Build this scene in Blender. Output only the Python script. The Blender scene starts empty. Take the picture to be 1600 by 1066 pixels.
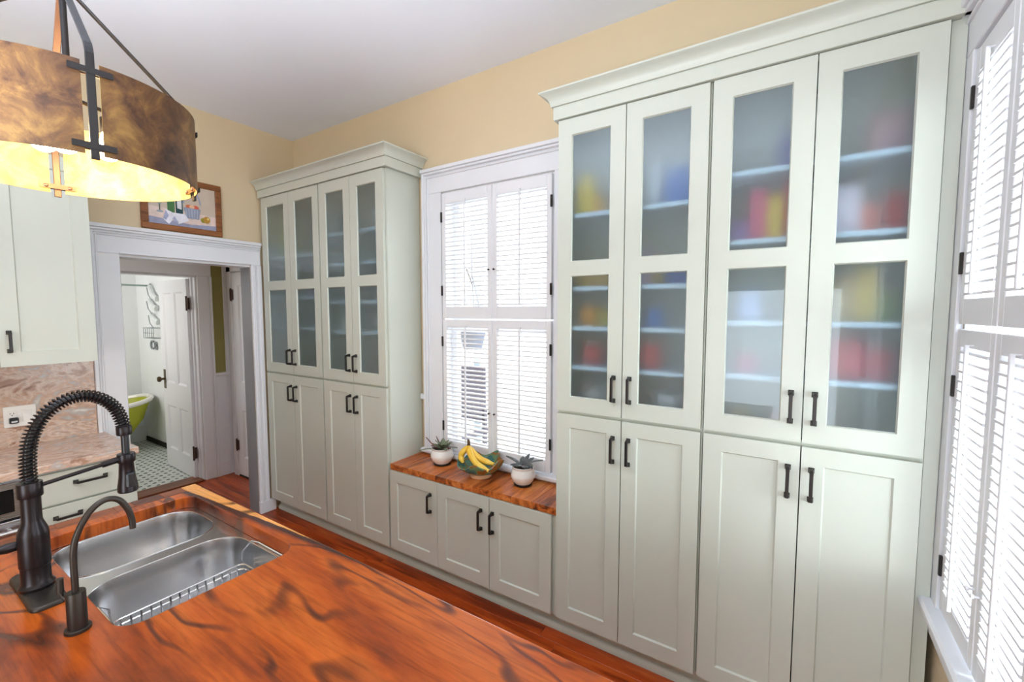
import bpy, bmesh, math, random
from math import sin, cos, pi, radians
from mathutils import Vector, Matrix
random.seed(7)
scene = bpy.context.scene
COL = scene.collection

# ------------------------------------------------------------------ camera, world, lights, exposure
cam = bpy.data.cameras.new('camera'); camo = bpy.data.objects.new('camera', cam); COL.objects.link(camo)
cam.sensor_width = 36.0; cam.lens = 686.04 / 1600 * 36.0; cam.clip_start = 0.02; cam.clip_end = 200
YAW, PIT = -0.5723505, -0.0680055
F_ = Vector((cos(PIT) * sin(YAW), cos(PIT) * cos(YAW), sin(PIT)))
R_ = Vector((cos(YAW), -sin(YAW), 0)); U_ = R_.cross(F_)
camo.matrix_world = Matrix(((R_.x, U_.x, -F_.x, 0.73887), (R_.y, U_.y, -F_.y, -1.89002), (R_.z, U_.z, -F_.z, 1.65), (0, 0, 0, 1)))
scene.camera = camo

world = bpy.data.worlds.new('World'); scene.world = world; world.use_nodes = True
wn = world.node_tree.nodes; wn['Background'].inputs[0].default_value = (0.93, 0.97, 1.0, 1); wn['Background'].inputs[1].default_value = 2.8

def area(name, loc, rot, sx, sy, power, color=(1, 1, 1), spread=180):
    l = bpy.data.lights.new(name, 'AREA'); l.shape = 'RECTANGLE'; l.size = sx; l.size_y = sy; l.energy = power; l.color = color
    l.spread = radians(spread)
    o = bpy.data.objects.new(name, l); COL.objects.link(o); o.location = loc; o.rotation_euler = rot
    return o
def point(name, loc, power, color, r=0.03):
    l = bpy.data.lights.new(name, 'POINT'); l.energy = power; l.color = color; l.shadow_soft_size = r
    o = bpy.data.objects.new(name, l); COL.objects.link(o); o.location = loc
    return o
# daylight arriving at the windows, and fill lamps added inside
area('daylight_rear_window', (-0.8, 0.95, 1.75), (radians(-90), 0, 0), 1.1, 2.0, 10, (0.86, 0.935, 1))
area('daylight_side_window', (1.95, -0.35, 1.5), (0, radians(90), 0), 1.8, 1.0, 86, (0.83, 0.92, 1))
area('daylight_near_window', (1.95, -1.55, 1.5), (0, radians(90), 0), 1.8, 1.0, 24, (0.80, 0.92, 1))
area('room_fill', (0.5, -4.3, 1.0), (radians(90), 0, 0), 1.5, 1.8, 46, (0.78, 0.91, 1.0))  # unseen soft lamp added before the solid south wall, no window there
area('ceiling_fill', (-0.5, -2.2, 2.0), (radians(180), 0, 0), 1.6, 1.0, 66, (0.76, 0.88, 1.0))  # added upward lamp that brightens the ceiling, no fixture behind it
area('bathroom_daylight', (-5.3, -1.45, 1.7), (radians(90), 0, 0), 1.2, 1.1, 14, (1.0, 0.97, 0.94))
area('hall_fill', (-3.5, -0.7, 2.5), (0, 0, 0), 0.3, 0.3, 1.5, (1, 0.95, 0.9))  # weak lamp added to lift the dim hall, not a real fixture
scene.view_settings.view_transform = 'Standard'; scene.view_settings.look = 'None'
scene.view_settings.exposure = 0.43; scene.view_settings.gamma = 1.0; scene.view_settings.use_curve_mapping = False
scene.cycles.max_bounces = 10; scene.cycles.diffuse_bounces = 5; scene.cycles.transmission_bounces = 8
scene.cycles.transparent_max_bounces = 12

# ------------------------------------------------------------------ materials
def srgb(r, g, b):
    f = lambda c: (c / 255 / 12.92) if c / 255 <= 0.04045 else ((c / 255 + 0.055) / 1.055) ** 2.4
    return (f(r), f(g), f(b))
def nodes_of(name):
    m = bpy.data.materials.new(name); m.use_nodes = True
    return m, m.node_tree.nodes, m.node_tree.links, m.node_tree.nodes['Principled BSDF']
def ramp(N, stops):
    r = N.new('ShaderNodeValToRGB'); e = r.color_ramp.elements
    while len(e) < len(stops): e.new(0.5)
    for el, (p, c) in zip(e, stops):
        el.position = p; el.color = (*c, 1)
    return r
def pmat(name, col, rough=0.5, metal=0.0, var=0.06, vscale=6.0, bump=0.0, bscale=60.0, coat=0.0, spec=0.5):
    m, N, L, B = nodes_of(name)
    tc = N.new('ShaderNodeTexCoord'); nz = N.new('ShaderNodeTexNoise'); nz.inputs['Scale'].default_value = vscale; nz.inputs['Detail'].default_value = 3
    L.new(tc.outputs['Object'], nz.inputs['Vector'])
    r = ramp(N, [(0.3, tuple(c * (1 - var) for c in col)), (0.7, tuple(min(1, c * (1 + var)) for c in col))])
    L.new(nz.outputs['Fac'], r.inputs['Fac']); L.new(r.outputs['Color'], B.inputs['Base Color'])
    B.inputs['Roughness'].default_value = rough; B.inputs['Metallic'].default_value = metal
    B.inputs['Coat Weight'].default_value = coat; B.inputs['Specular IOR Level'].default_value = spec
    if bump:
        n2 = N.new('ShaderNodeTexNoise'); n2.inputs['Scale'].default_value = bscale; L.new(tc.outputs['Object'], n2.inputs['Vector'])
        bp = N.new('ShaderNodeBump'); bp.inputs['Strength'].default_value = bump; bp.inputs['Distance'].default_value = 0.002
        L.new(n2.outputs['Fac'], bp.inputs['Height']); L.new(bp.outputs['Normal'], B.inputs['Normal'])
    return m
def emat(name, col, strength):
    m, N, L, B = nodes_of(name)
    B.inputs['Base Color'].default_value = (*col, 1); B.inputs['Emission Color'].default_value = (*col, 1); B.inputs['Emission Strength'].default_value = strength
    return m
def wood(name, stops, axis='x', stretch=9.0, scale=2.2, rough=0.3, distort=1.2, fine=0.25, sap=None, coat=0.0, rnd=True, spec=0.5):
    m, N, L, B = nodes_of(name)
    tc = N.new('ShaderNodeTexCoord'); mp = N.new('ShaderNodeMapping')
    sc = {'x': (1, stretch, stretch), 'y': (stretch, 1, stretch), 'z': (stretch, stretch, 1)}[axis]
    mp.inputs['Scale'].default_value = sc
    L.new(tc.outputs['Object'], mp.inputs['Vector'])
    vec = mp.outputs['Vector']
    oi = N.new('ShaderNodeObjectInfo')
    if rnd:
        ad = N.new('ShaderNodeVectorMath'); ad.operation = 'ADD'
        ml = N.new('ShaderNodeMath'); ml.operation = 'MULTIPLY'; ml.inputs[1].default_value = 37.0
        L.new(oi.outputs['Random'], ml.inputs[0]); L.new(vec, ad.inputs[0]); L.new(ml.outputs[0], ad.inputs[1]); vec = ad.outputs[0]
    nz = N.new('ShaderNodeTexNoise'); nz.inputs['Scale'].default_value = scale; nz.inputs['Detail'].default_value = 5; nz.inputs['Roughness'].default_value = 0.55; nz.inputs['Distortion'].default_value = distort
    L.new(vec, nz.inputs['Vector'])
    n2 = N.new('ShaderNodeTexNoise'); n2.inputs['Scale'].default_value = scale * 11; n2.inputs['Detail'].default_value = 3
    L.new(vec, n2.inputs['Vector'])
    mx = N.new('ShaderNodeMath'); mx.operation = 'MULTIPLY_ADD'; mx.inputs[1].default_value = fine; mx.inputs[2].default_value = -fine / 2
    L.new(n2.outputs['Fac'], mx.inputs[0])
    sm = N.new('ShaderNodeMath'); sm.operation = 'ADD'; L.new(nz.outputs['Fac'], sm.inputs[0]); L.new(mx.outputs[0], sm.inputs[1])
    fac = sm.outputs[0]
    if rnd:
        a2 = N.new('ShaderNodeMath'); a2.operation = 'MULTIPLY_ADD'; a2.inputs[1].default_value = 0.14; a2.inputs[2].default_value = -0.07
        L.new(oi.outputs['Random'], a2.inputs[0])
        a3 = N.new('ShaderNodeMath'); a3.operation = 'ADD'; L.new(fac, a3.inputs[0]); L.new(a2.outputs[0], a3.inputs[1]); fac = a3.outputs[0]
    r = ramp(N, stops); L.new(fac, r.inputs['Fac']); out = r.outputs['Color']
    if sap:                                   # pale sapwood along one edge of the slab, running out along its length
        y_edge, x0, x1, w0 = sap
        sx = N.new('ShaderNodeSeparateXYZ'); L.new(tc.outputs['Object'], sx.inputs[0])
        mr = N.new('ShaderNodeMapRange'); mr.inputs['From Min'].default_value = x0; mr.inputs['From Max'].default_value = x1
        mr.inputs['To Min'].default_value = w0; mr.inputs['To Max'].default_value = -0.040
        L.new(sx.outputs['X'], mr.inputs['Value'])
        n3 = N.new('ShaderNodeTexNoise'); n3.inputs['Scale'].default_value = 9; n3.inputs['Detail'].default_value = 4; L.new(tc.outputs['Object'], n3.inputs['Vector'])
        n3m = N.new('ShaderNodeMath'); n3m.operation = 'MULTIPLY_ADD'; n3m.inputs[1].default_value = 0.018; n3m.inputs[2].default_value = -0.010; L.new(n3.outputs['Fac'], n3m.inputs[0])
        d = N.new('ShaderNodeMath'); d.operation = 'SUBTRACT'; d.inputs[1].default_value = y_edge; L.new(sx.outputs['Y'], d.inputs[0])
        d2 = N.new('ShaderNodeMath'); d2.operation = 'ADD'; L.new(d.outputs[0], d2.inputs[0]); L.new(mr.outputs[0], d2.inputs[1])
        d3 = N.new('ShaderNodeMath'); d3.operation = 'ADD'; L.new(d2.outputs[0], d3.inputs[0]); L.new(n3m.outputs[0], d3.inputs[1])
        m1 = N.new('ShaderNodeMapRange'); m1.inputs['From Min'].default_value = 0.0; m1.inputs['From Max'].default_value = 0.003; L.new(d3.outputs[0], m1.inputs['Value'])
        m2 = N.new('ShaderNodeMapRange'); m2.inputs['From Min'].default_value = -0.03; m2.inputs['From Max'].default_value = -0.012; L.new(d3.outputs[0], m2.inputs['Value'])
        k = N.new('ShaderNodeMix'); k.data_type = 'RGBA'; L.new(m2.outputs[0], k.inputs['Factor']); L.new(out, k.inputs['A']); k.inputs['B'].default_value = (*srgb(74, 40, 32), 1)
        k2 = N.new('ShaderNodeMix'); k2.data_type = 'RGBA'; L.new(m1.outputs[0], k2.inputs['Factor']); L.new(k.outputs['Result'], k2.inputs['A'])
        rs = ramp(N, [(0.3, srgb(226, 150, 74)), (0.7, srgb(240, 176, 104))]); L.new(fac, rs.inputs['Fac']); L.new(rs.outputs['Color'], k2.inputs['B'])
        out = k2.outputs['Result']
    L.new(out, B.inputs['Base Color'])
    B.inputs['Roughness'].default_value = rough; B.inputs['Coat Weight'].default_value = coat; B.inputs['Specular IOR Level'].default_value = spec
    bp = N.new('ShaderNodeBump'); bp.inputs['Strength'].default_value = 0.08; bp.inputs['Distance'].default_value = 0.001
    L.new(n2.outputs['Fac'], bp.inputs['Height']); L.new(bp.outputs['Normal'], B.inputs['Normal'])
    return m
def slab_wood(name, sap):
    """figured slab: broad orange-brown zones crossed by thin dark flowing growth lines"""
    m = wood(name, [(0.25, srgb(90, 37, 12)), (0.40, srgb(142, 59, 14)), (0.52, srgb(172, 77, 16)), (0.64, srgb(186, 92, 26)), (0.78, srgb(146, 60, 14))], 'x', 3.4, 0.9, 0.27, 1.4, 0.12, sap=sap, rnd=False, coat=0.1)
    N = m.node_tree.nodes; L = m.node_tree.links; B = N['Principled BSDF']
    src = B.inputs['Base Color'].links[0].from_socket
    tc = N.new('ShaderNodeTexCoord'); mp = N.new('ShaderNodeMapping'); mp.inputs['Scale'].default_value = (0.9, 3.0, 1); mp.inputs['Rotation'].default_value = (0, 0, radians(-12)); L.new(tc.outputs['Object'], mp.inputs['Vector'])
    a = N.new('ShaderNodeTexNoise'); a.inputs['Scale'].default_value = 1.1; a.inputs['Detail'].default_value = 3; a.inputs['Roughness'].default_value = 0.45; a.inputs['Distortion'].default_value = 0.7; L.new(mp.outputs['Vector'], a.inputs['Vector'])
    k = N.new('ShaderNodeMath'); k.operation = 'MULTIPLY'; k.inputs[1].default_value = 54.0; L.new(a.outputs['Fac'], k.inputs[0])
    w = N.new('ShaderNodeMath'); w.operation = 'SINE'; L.new(k.outputs[0], w.inputs[0])
    r = N.new('ShaderNodeMapRange'); r.inputs['From Min'].default_value = 0.55; r.inputs['From Max'].default_value = 1.0; L.new(w.outputs[0], r.inputs['Value'])
    b = N.new('ShaderNodeTexNoise'); b.inputs['Scale'].default_value = 3.2; b.inputs['Detail'].default_value = 2; L.new(mp.outputs['Vector'], b.inputs['Vector'])
    g = N.new('ShaderNodeMapRange'); g.inputs['From Min'].default_value = 0.36; g.inputs['From Max'].default_value = 0.58; g.inputs['To Max'].default_value = 0.85; L.new(b.outputs['Fac'], g.inputs['Value'])
    q = N.new('ShaderNodeMath'); q.operation = 'MULTIPLY'; L.new(r.outputs[0], q.inputs[0]); L.new(g.outputs[0], q.inputs[1])
    x = N.new('ShaderNodeMix'); x.data_type = 'RGBA'; L.new(q.outputs[0], x.inputs['Factor']); L.new(src, x.inputs['A']); x.inputs['B'].default_value = (*srgb(62, 30, 20), 1)
    m2 = N.new('ShaderNodeMapping'); m2.inputs['Scale'].default_value = (3.0, 46.0, 3.0); m2.inputs['Rotation'].default_value = (0, 0, radians(-10)); L.new(tc.outputs['Object'], m2.inputs['Vector'])
    f = N.new('ShaderNodeTexNoise'); f.inputs['Scale'].default_value = 2.0; f.inputs['Detail'].default_value = 5; f.inputs['Distortion'].default_value = 0.6; L.new(m2.outputs['Vector'], f.inputs['Vector'])
    fr = ramp(N, [(0.3, (0.70, 0.66, 0.62)), (0.5, (1.0, 1.0, 1.0)), (0.7, (1.16, 1.14, 1.12))]); L.new(f.outputs['Fac'], fr.inputs['Fac'])
    y = N.new('ShaderNodeMix'); y.data_type = 'RGBA'; y.blend_type = 'MULTIPLY'; y.inputs['Factor'].default_value = 1.0; L.new(x.outputs['Result'], y.inputs['A']); L.new(fr.outputs['Color'], y.inputs['B'])
    L.new(y.outputs['Result'], B.inputs['Base Color'])
    return m
def stone(name, axis='y', sx=1.0, lift=1.0):
    m, N, L, B = nodes_of(name)
    tc = N.new('ShaderNodeTexCoord'); mp = N.new('ShaderNodeMapping'); mp.inputs['Scale'].default_value = (3.2 * sx, 1.0, 2.6)
    mp.inputs['Rotation'].default_value = (radians(24), 0, 0)
    L.new(tc.outputs['Object'], mp.inputs['Vector'])
    nz = N.new('ShaderNodeTexNoise'); nz.inputs['Scale'].default_value = 2.9; nz.inputs['Detail'].default_value = 9; nz.inputs['Roughness'].default_value = 0.62; nz.inputs['Distortion'].default_value = 2.8
    L.new(mp.outputs['Vector'], nz.inputs['Vector'])
    r = ramp(N, [(0.28, srgb(120, 84, 68)), (0.38, srgb(176, 138, 116)), (0.46, srgb(214, 192, 176)), (0.53, srgb(196, 160, 136)), (0.62, srgb(184, 178, 174)), (0.74, srgb(226, 220, 212))])
    L.new(nz.outputs['Fac'], r.inputs['Fac'])
    n2 = N.new('ShaderNodeTexNoise'); n2.inputs['Scale'].default_value = 42; n2.inputs['Detail'].default_value = 4; L.new(tc.outputs['Object'], n2.inputs['Vector'])
    r2 = ramp(N, [(0.35, (0.86 * lift, 0.84 * lift, 0.82 * lift)), (0.65, (1.04 * lift, 1.02 * lift, 1.0 * lift))]); L.new(n2.outputs['Fac'], r2.inputs['Fac'])
    k = N.new('ShaderNodeMix'); k.data_type = 'RGBA'; k.blend_type = 'MULTIPLY'; k.inputs['Factor'].default_value = 1
    L.new(r.outputs['Color'], k.inputs['A']); L.new(r2.outputs['Color'], k.inputs['B']); L.new(k.outputs['Result'], B.inputs['Base Color'])
    B.inputs['Roughness'].default_value = 0.22
    return m
def mottled(name, stops, scale, rough, metal):
    m, N, L, B = nodes_of(name)
    tc = N.new('ShaderNodeTexCoord'); nz = N.new('ShaderNodeTexNoise'); nz.inputs['Scale'].default_value = scale; nz.inputs['Detail'].default_value = 9; nz.inputs['Roughness'].default_value = 0.66; nz.inputs['Distortion'].default_value = 0.5
    L.new(tc.outputs['Object'], nz.inputs['Vector']); r = ramp(N, stops); L.new(nz.outputs['Fac'], r.inputs['Fac']); L.new(r.outputs['Color'], B.inputs['Base Color'])
    B.inputs['Roughness'].default_value = rough; B.inputs['Metallic'].default_value = metal
    return m
def brushed(name, col, rough, axis=(1, 60, 1)):
    m, N, L, B = nodes_of(name)
    tc = N.new('ShaderNodeTexCoord'); mp = N.new('ShaderNodeMapping'); mp.inputs['Scale'].default_value = axis; L.new(tc.outputs['Object'], mp.inputs['Vector'])
    nz = N.new('ShaderNodeTexNoise'); nz.inputs['Scale'].default_value = 12; nz.inputs['Detail'].default_value = 3; L.new(mp.outputs['Vector'], nz.inputs['Vector'])
    r = ramp(N, [(0.3, (rough * 0.8,) * 3), (0.7, (rough * 1.25,) * 3)]); L.new(nz.outputs['Fac'], r.inputs['Fac']); L.new(r.outputs['Color'], B.inputs['Roughness'])
    B.inputs['Base Color'].default_value = (*col, 1); B.inputs['Metallic'].default_value = 1.0
    return m
def clear_glass(name):
    m = bpy.data.materials.new(name); m.use_nodes = True; N = m.node_tree.nodes; L = m.node_tree.links; N.clear()
    o = N.new('ShaderNodeOutputMaterial'); t = N.new('ShaderNodeBsdfTransparent'); t.inputs[0].default_value = (0.96, 0.98, 0.98, 1); g = N.new('ShaderNodeBsdfGlossy'); g.inputs['Roughness'].default_value = 0.0
    fr = N.new('ShaderNodeFresnel'); mx = N.new('ShaderNodeMixShader'); ge = N.new('ShaderNodeNewGeometry'); iv = N.new('ShaderNodeMath'); iv.operation = 'SUBTRACT'; iv.inputs[0].default_value = 1.0; L.new(ge.outputs['Backfacing'], iv.inputs[1])
    ml = N.new('ShaderNodeMath'); ml.operation = 'MULTIPLY'; L.new(fr.outputs[0], ml.inputs[0]); L.new(iv.outputs[0], ml.inputs[1]); L.new(ml.outputs[0], mx.inputs[0]); L.new(t.outputs[0], mx.inputs[1]); L.new(g.outputs[0], mx.inputs[2]); L.new(mx.outputs[0], o.inputs[0])
    return m
def frosted(name, rough, tint):
    m, N, L, B = nodes_of(name)
    B.inputs['Base Color'].default_value = (*tint, 1); B.inputs['Transmission Weight'].default_value = 1.0; B.inputs['Roughness'].default_value = rough; B.inputs['IOR'].default_value = 1.3
    B.inputs['Coat Weight'].default_value = 1.0; B.inputs['Coat Roughness'].default_value = 0.02
    return m

M = dict(
    sage=pmat('sage_paint', srgb(200, 203, 190), 0.38, var=0.012, vscale=3),
    sage_in=pmat('cabinet_interior', srgb(196, 213, 222), 0.5, var=0.01),
    dark=pmat('dark_gap', (0.02, 0.018, 0.015), 0.9),
    white=pmat('white_trim_paint', srgb(229, 229, 232), 0.35, var=0.01, vscale=4),
    shutter=pmat('shutter_paint', srgb(232, 231, 233), 0.4, var=0.01),
    ceiling=pmat('ceiling_paint', srgb(232, 236, 246), 0.85, var=0.012, vscale=2, bump=0.12, bscale=160),
    tan=pmat('tan_wall_paint', srgb(214, 194, 160), 0.8, var=0.02, vscale=2.5, bump=0.1, bscale=120),
    hallgreen=pmat('olive_wall_paint', srgb(150, 142, 84), 0.8, var=0.04),
    bath=pmat('bathroom_wall_paint', srgb(238, 240, 240), 0.35, var=0.02),
    bronze=pmat('dark_bronze_pull', (0.035, 0.03, 0.028), 0.38, 0.7, var=0.2),
    orb=pmat('oil_rubbed_bronze', (0.030, 0.025, 0.027), 0.3, 0.75, var=0.1, vscale=30),
    gunmetal=pmat('gunmetal_faucet', (0.060, 0.052, 0.045), 0.42, 0.85, var=0.05),
    steel=pmat('brushed_steel', (0.70, 0.70, 0.70), 0.24, 1.0, var=0.02),
    chrome=pmat('chrome_wire', (0.8, 0.8, 0.8), 0.1, 1.0, var=0.01),
    appliance=brushed('appliance_steel', (0.6, 0.6, 0.61), 0.28, (1, 1, 50)),
    black=pmat('black_plastic', (0.012, 0.012, 0.013), 0.3),
    blackglass=pmat('black_display_glass', (0.006, 0.006, 0.007), 0.08),
    plate=pmat('white_plastic', srgb(236, 232, 228), 0.35, var=0.01),
    slot=pmat('outlet_slot', srgb(70, 60, 55), 0.6),
    ceramic=pmat('white_glazed_ceramic', srgb(240, 236, 230), 0.14, var=0.01, coat=0.5),
    soil=pmat('potting_soil', (0.035, 0.02, 0.016), 0.95, var=0.5, vscale=90, bump=0.8, bscale=120),
    leaf=pmat('succulent_leaf', srgb(104, 112, 84), 0.45, var=0.35, vscale=30),
    leafdark=pmat('dark_purple_leaf', srgb(84, 88, 88), 0.4, var=0.45, vscale=40),
    leafred=pmat('reddish_leaf', srgb(110, 66, 62), 0.45, var=0.3, vscale=30),
    banana=mottled('banana_skin', [(0.33, srgb(110, 72, 20)), (0.37, srgb(236, 186, 50)), (0.6, srgb(250, 210, 90)), (0.8, srgb(255, 224, 130))], 9, 0.45, 0),
    bananatip=pmat('banana_tip', srgb(86, 58, 26), 0.7, var=0.3),
    terracotta=pmat('unglazed_clay', srgb(214, 164, 124), 0.75, var=0.06),
    granite_c=stone('granite_counter', sx=0.6, lift=1.14), granite_b=stone('granite_backsplash'),
    shade_out=mottled('mottled_bronze_shade', [(0.30, srgb(34, 20, 13)), (0.43, srgb(74, 45, 25)), (0.54, srgb(104, 70, 36)), (0.68, srgb(140, 104, 52)), (0.80, srgb(92, 64, 46))], 11, 0.48, 0.15),
    shade_in=mottled('gold_leaf_lining', [(0.32, srgb(222, 162, 74)), (0.5, srgb(240, 204, 120)), (0.68, srgb(248, 222, 154))], 11, 0.5, 0.1),
    iron=pmat('dark_iron', (0.03, 0.026, 0.026), 0.45, 0.6, var=0.15),
    copper=pmat('coppery_rod', srgb(140, 108, 90), 0.35, 0.8, var=0.08),
    bulb=emat('lit_bulb', (1.0, 0.78, 0.46), 30),
    frost=frosted('frosted_glass', 0.62, (0.84, 0.93, 0.98)),
    glass=clear_glass('window_glass'),
    island=slab_wood('walnut_slab', (-1.09, -1.36, 0.20, 0.056)),
    block=wood('walnut_blocks', [(0.28, srgb(70, 36, 24)), (0.45, srgb(124, 62, 34)), (0.58, srgb(150, 80, 42)), (0.72, srgb(104, 54, 34))], 'y', 6.0, 2.5, 0.3, 1.2, 0.3),
    bench=wood('bench_walnut', [(0.28, srgb(88, 42, 18)), (0.42, srgb(164, 82, 32)), (0.55, srgb(200, 110, 48)), (0.7, srgb(222, 142, 76))], 'y', 7.0, 2.4, 0.3, 1.4, 0.22, coat=0.1),
    floor=wood('red_floor_boards', [(0.3, srgb(116, 40, 10)), (0.5, srgb(176, 70, 22)), (0.7, srgb(200, 96, 36))], 'x', 10.0, 2.0, 0.3, 0.8, 0.2),
    threshold=wood('threshold_wood', [(0.3, srgb(96, 48, 24)), (0.6, srgb(140, 80, 44))], 'y', 8.0, 2.0, 0.4),
    frame=wood('picture_frame_wood', [(0.3, srgb(104, 58, 26)), (0.6, srgb(150, 92, 46))], 'y', 7.0, 6.0, 0.4),
    tilewhite=pmat('white_floor_tile', srgb(206, 210, 204), 0.3, var=0.05, vscale=40),
    tiledark=pmat('grey_green_tile', srgb(70, 82, 80), 0.3, var=0.2),
    tub=pmat('chartreuse_tub_paint', srgb(176, 180, 40), 0.35, var=0.05),
    knob=pmat('aged_brass', srgb(92, 78, 56), 0.4, 0.8, var=0.2),
    hinge=pmat('rusty_hinge', srgb(74, 50, 42), 0.6, 0.4, var=0.3, vscale=40),
    grey=pmat('grey_metal_letters', srgb(150, 158, 160), 0.5, 0.3),
    rod=pmat('nickel_rod', srgb(150, 164, 158), 0.3, 0.9),
    towel=pmat('white_towel', srgb(226, 232, 230), 0.9, var=0.06, vscale=30, bump=0.4, bscale=300),
    teal=pmat('teal_plastic', srgb(30, 92, 100), 0.5),
    siding=pmat('pale_blue_post_paint', srgb(196, 214, 232), 0.7),
    planter=pmat('slate_planter', srgb(120, 126, 146), 0.7, var=0.1),
    wicker=pmat('dark_wicker', srgb(96, 94, 110), 0.8, var=0.2, vscale=60),
    deckfloor=pmat('grey_deck', srgb(200, 200, 198), 0.8),
    bark=pmat('bark', srgb(96, 84, 70), 0.9, var=0.2),
    canvas=pmat('painted_wall_tone', srgb(200, 184, 166), 0.7, var=0.06, vscale=12),
)
def flat(name, r, g, b, rough=0.55, var=0.06): 
    if name not in M: M[name] = pmat(name, srgb(r, g, b), rough, var=var, vscale=25)
    return M[name]

# ------------------------------------------------------------------ mesh helpers
ORG = {}
class MB:
    def __init__(s): s.v = []; s.f = []; s.mi = []; s.cur = 0
    def add(s, vs, fs):
        b = len(s.v); s.v += [tuple(p) for p in vs]; s.f += [tuple(b + i for i in f) for f in fs]; s.mi += [s.cur] * len(fs); return s
    def box(s, x0, x1, y0, y1, z0, z1, fr=None):
        if x0 > x1: x0, x1 = x1, x0
        if y0 > y1: y0, y1 = y1, y0
        if z0 > z1: z0, z1 = z1, z0
        p = [(x0, y0, z0), (x1, y0, z0), (x1, y1, z0), (x0, y1, z0), (x0, y0, z1), (x1, y0, z1), (x1, y1, z1), (x0, y1, z1)]
        if fr: p = [fr(*q) for q in p]
        return s.add(p, [(0, 3, 2, 1), (4, 5, 6, 7), (0, 1, 5, 4), (1, 2, 6, 5), (2, 3, 7, 6), (3, 0, 4, 7)])
    def loops(s, rings, closed_u=True, cap0=False, cap1=False, closed_v=False):
        n = len(rings[0]); vs = [p for r in rings for p in r]; fs = []; m = len(rings)
        for i in range(m if closed_v else m - 1):
            i2 = (i + 1) % m
            for j in range(n if closed_u else n - 1):
                j2 = (j + 1) % n; fs.append((i * n + j, i * n + j2, i2 * n + j2, i2 * n + j))
        if cap0: fs.append(tuple(range(n - 1, -1, -1)))
        if cap1: fs.append(tuple((m - 1) * n + j for j in range(n)))
        return s.add(vs, fs)
    def prism(s, poly, axis, a0, a1, fr=None):
        def P(u, v, a): return {'x': (a, u, v), 'y': (u, a, v), 'z': (u, v, a)}[axis]
        r0 = [P(u, v, a0) for u, v in poly]; r1 = [P(u, v, a1) for u, v in poly]
        if fr: r0 = [fr(*q) for q in r0]; r1 = [fr(*q) for q in r1]
        return s.loops([r0, r1], True, True, True)
    def lathe(s, prof, c, n=24, fr=None, cap=True):
        rings = [[(c[0] + max(r, 1e-5) * cos(2 * pi * k / n), c[1] + max(r, 1e-5) * sin(2 * pi * k / n), c[2] + z) for k in range(n)] for r, z in prof]
        if fr: rings = [[fr(*q) for q in r] for r in rings]
        return s.loops(rings, True, cap, cap)
    def tube(s, path, r, n=8, closed=False, cap=True, flat=None):
        P = [Vector(p) for p in path]; m = len(P); rings = []; prev = None
        for i in range(m):
            if closed: t = P[(i + 1) % m] - P[i - 1]
            else: t = P[min(i + 1, m - 1)] - P[max(i - 1, 0)]
            t.normalize()
            if prev is None:
                a = Vector((0, 0, 1)) if abs(t.z) < 0.9 else Vector((1, 0, 0)); u = t.cross(a).normalized()
            else:
                u = (prev - t * prev.dot(t)).normalized()
            prev = u; w = t.cross(u); rr = r[i] if isinstance(r, (list, tuple)) else r
            if flat: rings.append([P[i] + u * (cos(2 * pi * (k + .5) / n) * rr * flat[0]) + w * (sin(2 * pi * (k + .5) / n) * rr * flat[1]) for k in range(n)])
            else: rings.append([P[i] + u * (cos(2 * pi * k / n) * rr) + w * (sin(2 * pi * k / n) * rr) for k in range(n)])
        return s.loops(rings, True, cap and not closed, cap and not closed, closed)
    def build(s, name, mats, parent=None, bevel=0.0, smooth=False, seg=1, angle=35, kind=None):
        me = bpy.data.meshes.new(name); o = ORG.get(parent.name, Vector()) if parent else Vector()
        me.from_pydata([Vector(p) - o for p in s.v], [], s.f)
        mats = mats if isinstance(mats, (list, tuple)) else [mats]
        for m in mats: me.materials.append(m)
        if len(mats) > 1: me.polygons.foreach_set('material_index', s.mi)
        bm = bmesh.new(); bm.from_mesh(me)
        bmesh.ops.recalc_face_normals(bm, faces=bm.faces)
        if bevel:
            ed = [e for e in bm.edges if len(e.link_faces) == 2 and e.calc_face_angle(0) > radians(30)]
            bmesh.ops.bevel(bm, geom=ed, offset=bevel, segments=seg, profile=0.5, affect='EDGES', clamp_overlap=True)
        bm.to_mesh(me); bm.free()
        if smooth:
            me.polygons.foreach_set('use_smooth', [True] * len(me.polygons)); me.set_sharp_from_angle(angle=radians(angle))
        ob = bpy.data.objects.new(name, me); COL.objects.link(ob)
        if parent: ob.parent = parent
        ORG[ob.name] = o
        if kind: ob['kind'] = kind
        return ob
def tag(o, label=None, cat=None, group=None, kind=None):
    if label: o['label'] = label
    if cat: o['category'] = cat
    if group: o['group'] = group
    if kind: o['kind'] = kind
    return o
def thing(name, loc, label, cat, group=None):
    o = bpy.data.objects.new(name, None); COL.objects.link(o); o.location = loc; ORG[o.name] = Vector(loc); o.empty_display_size = 0.05
    return tag(o, label, cat, group)
def struct(name, loc=(0, 0, 0)):
    o = bpy.data.objects.new(name, None); COL.objects.link(o); o.location = loc; ORG[o.name] = Vector(loc); o['kind'] = 'structure'; o.empty_display_size = 0.05
    return o
def dup(root, loc, label=None, group=None, rotz=None):
    r = root.copy(); COL.objects.link(r); r.location = loc
    if rotz is not None: r.rotation_euler = (0, 0, rotz)
    if label: r['label'] = label
    if group: r['group'] = group
    for ch in list(root.children):
        c = ch.copy(); COL.objects.link(c); c.parent = r
        for g in list(ch.children):
            d = g.copy(); COL.objects.link(d); d.parent = c
    return r
def box(name, mat, x0, x1, y0, y1, z0, z1, parent=None, bevel=0.0):
    return MB().box(x0, x1, y0, y1, z0, z1).build(name, mat, parent, bevel)
def sbox(name, mat, *a):
    o = box(name, mat, *a); o['kind'] = 'structure'; return o
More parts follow.
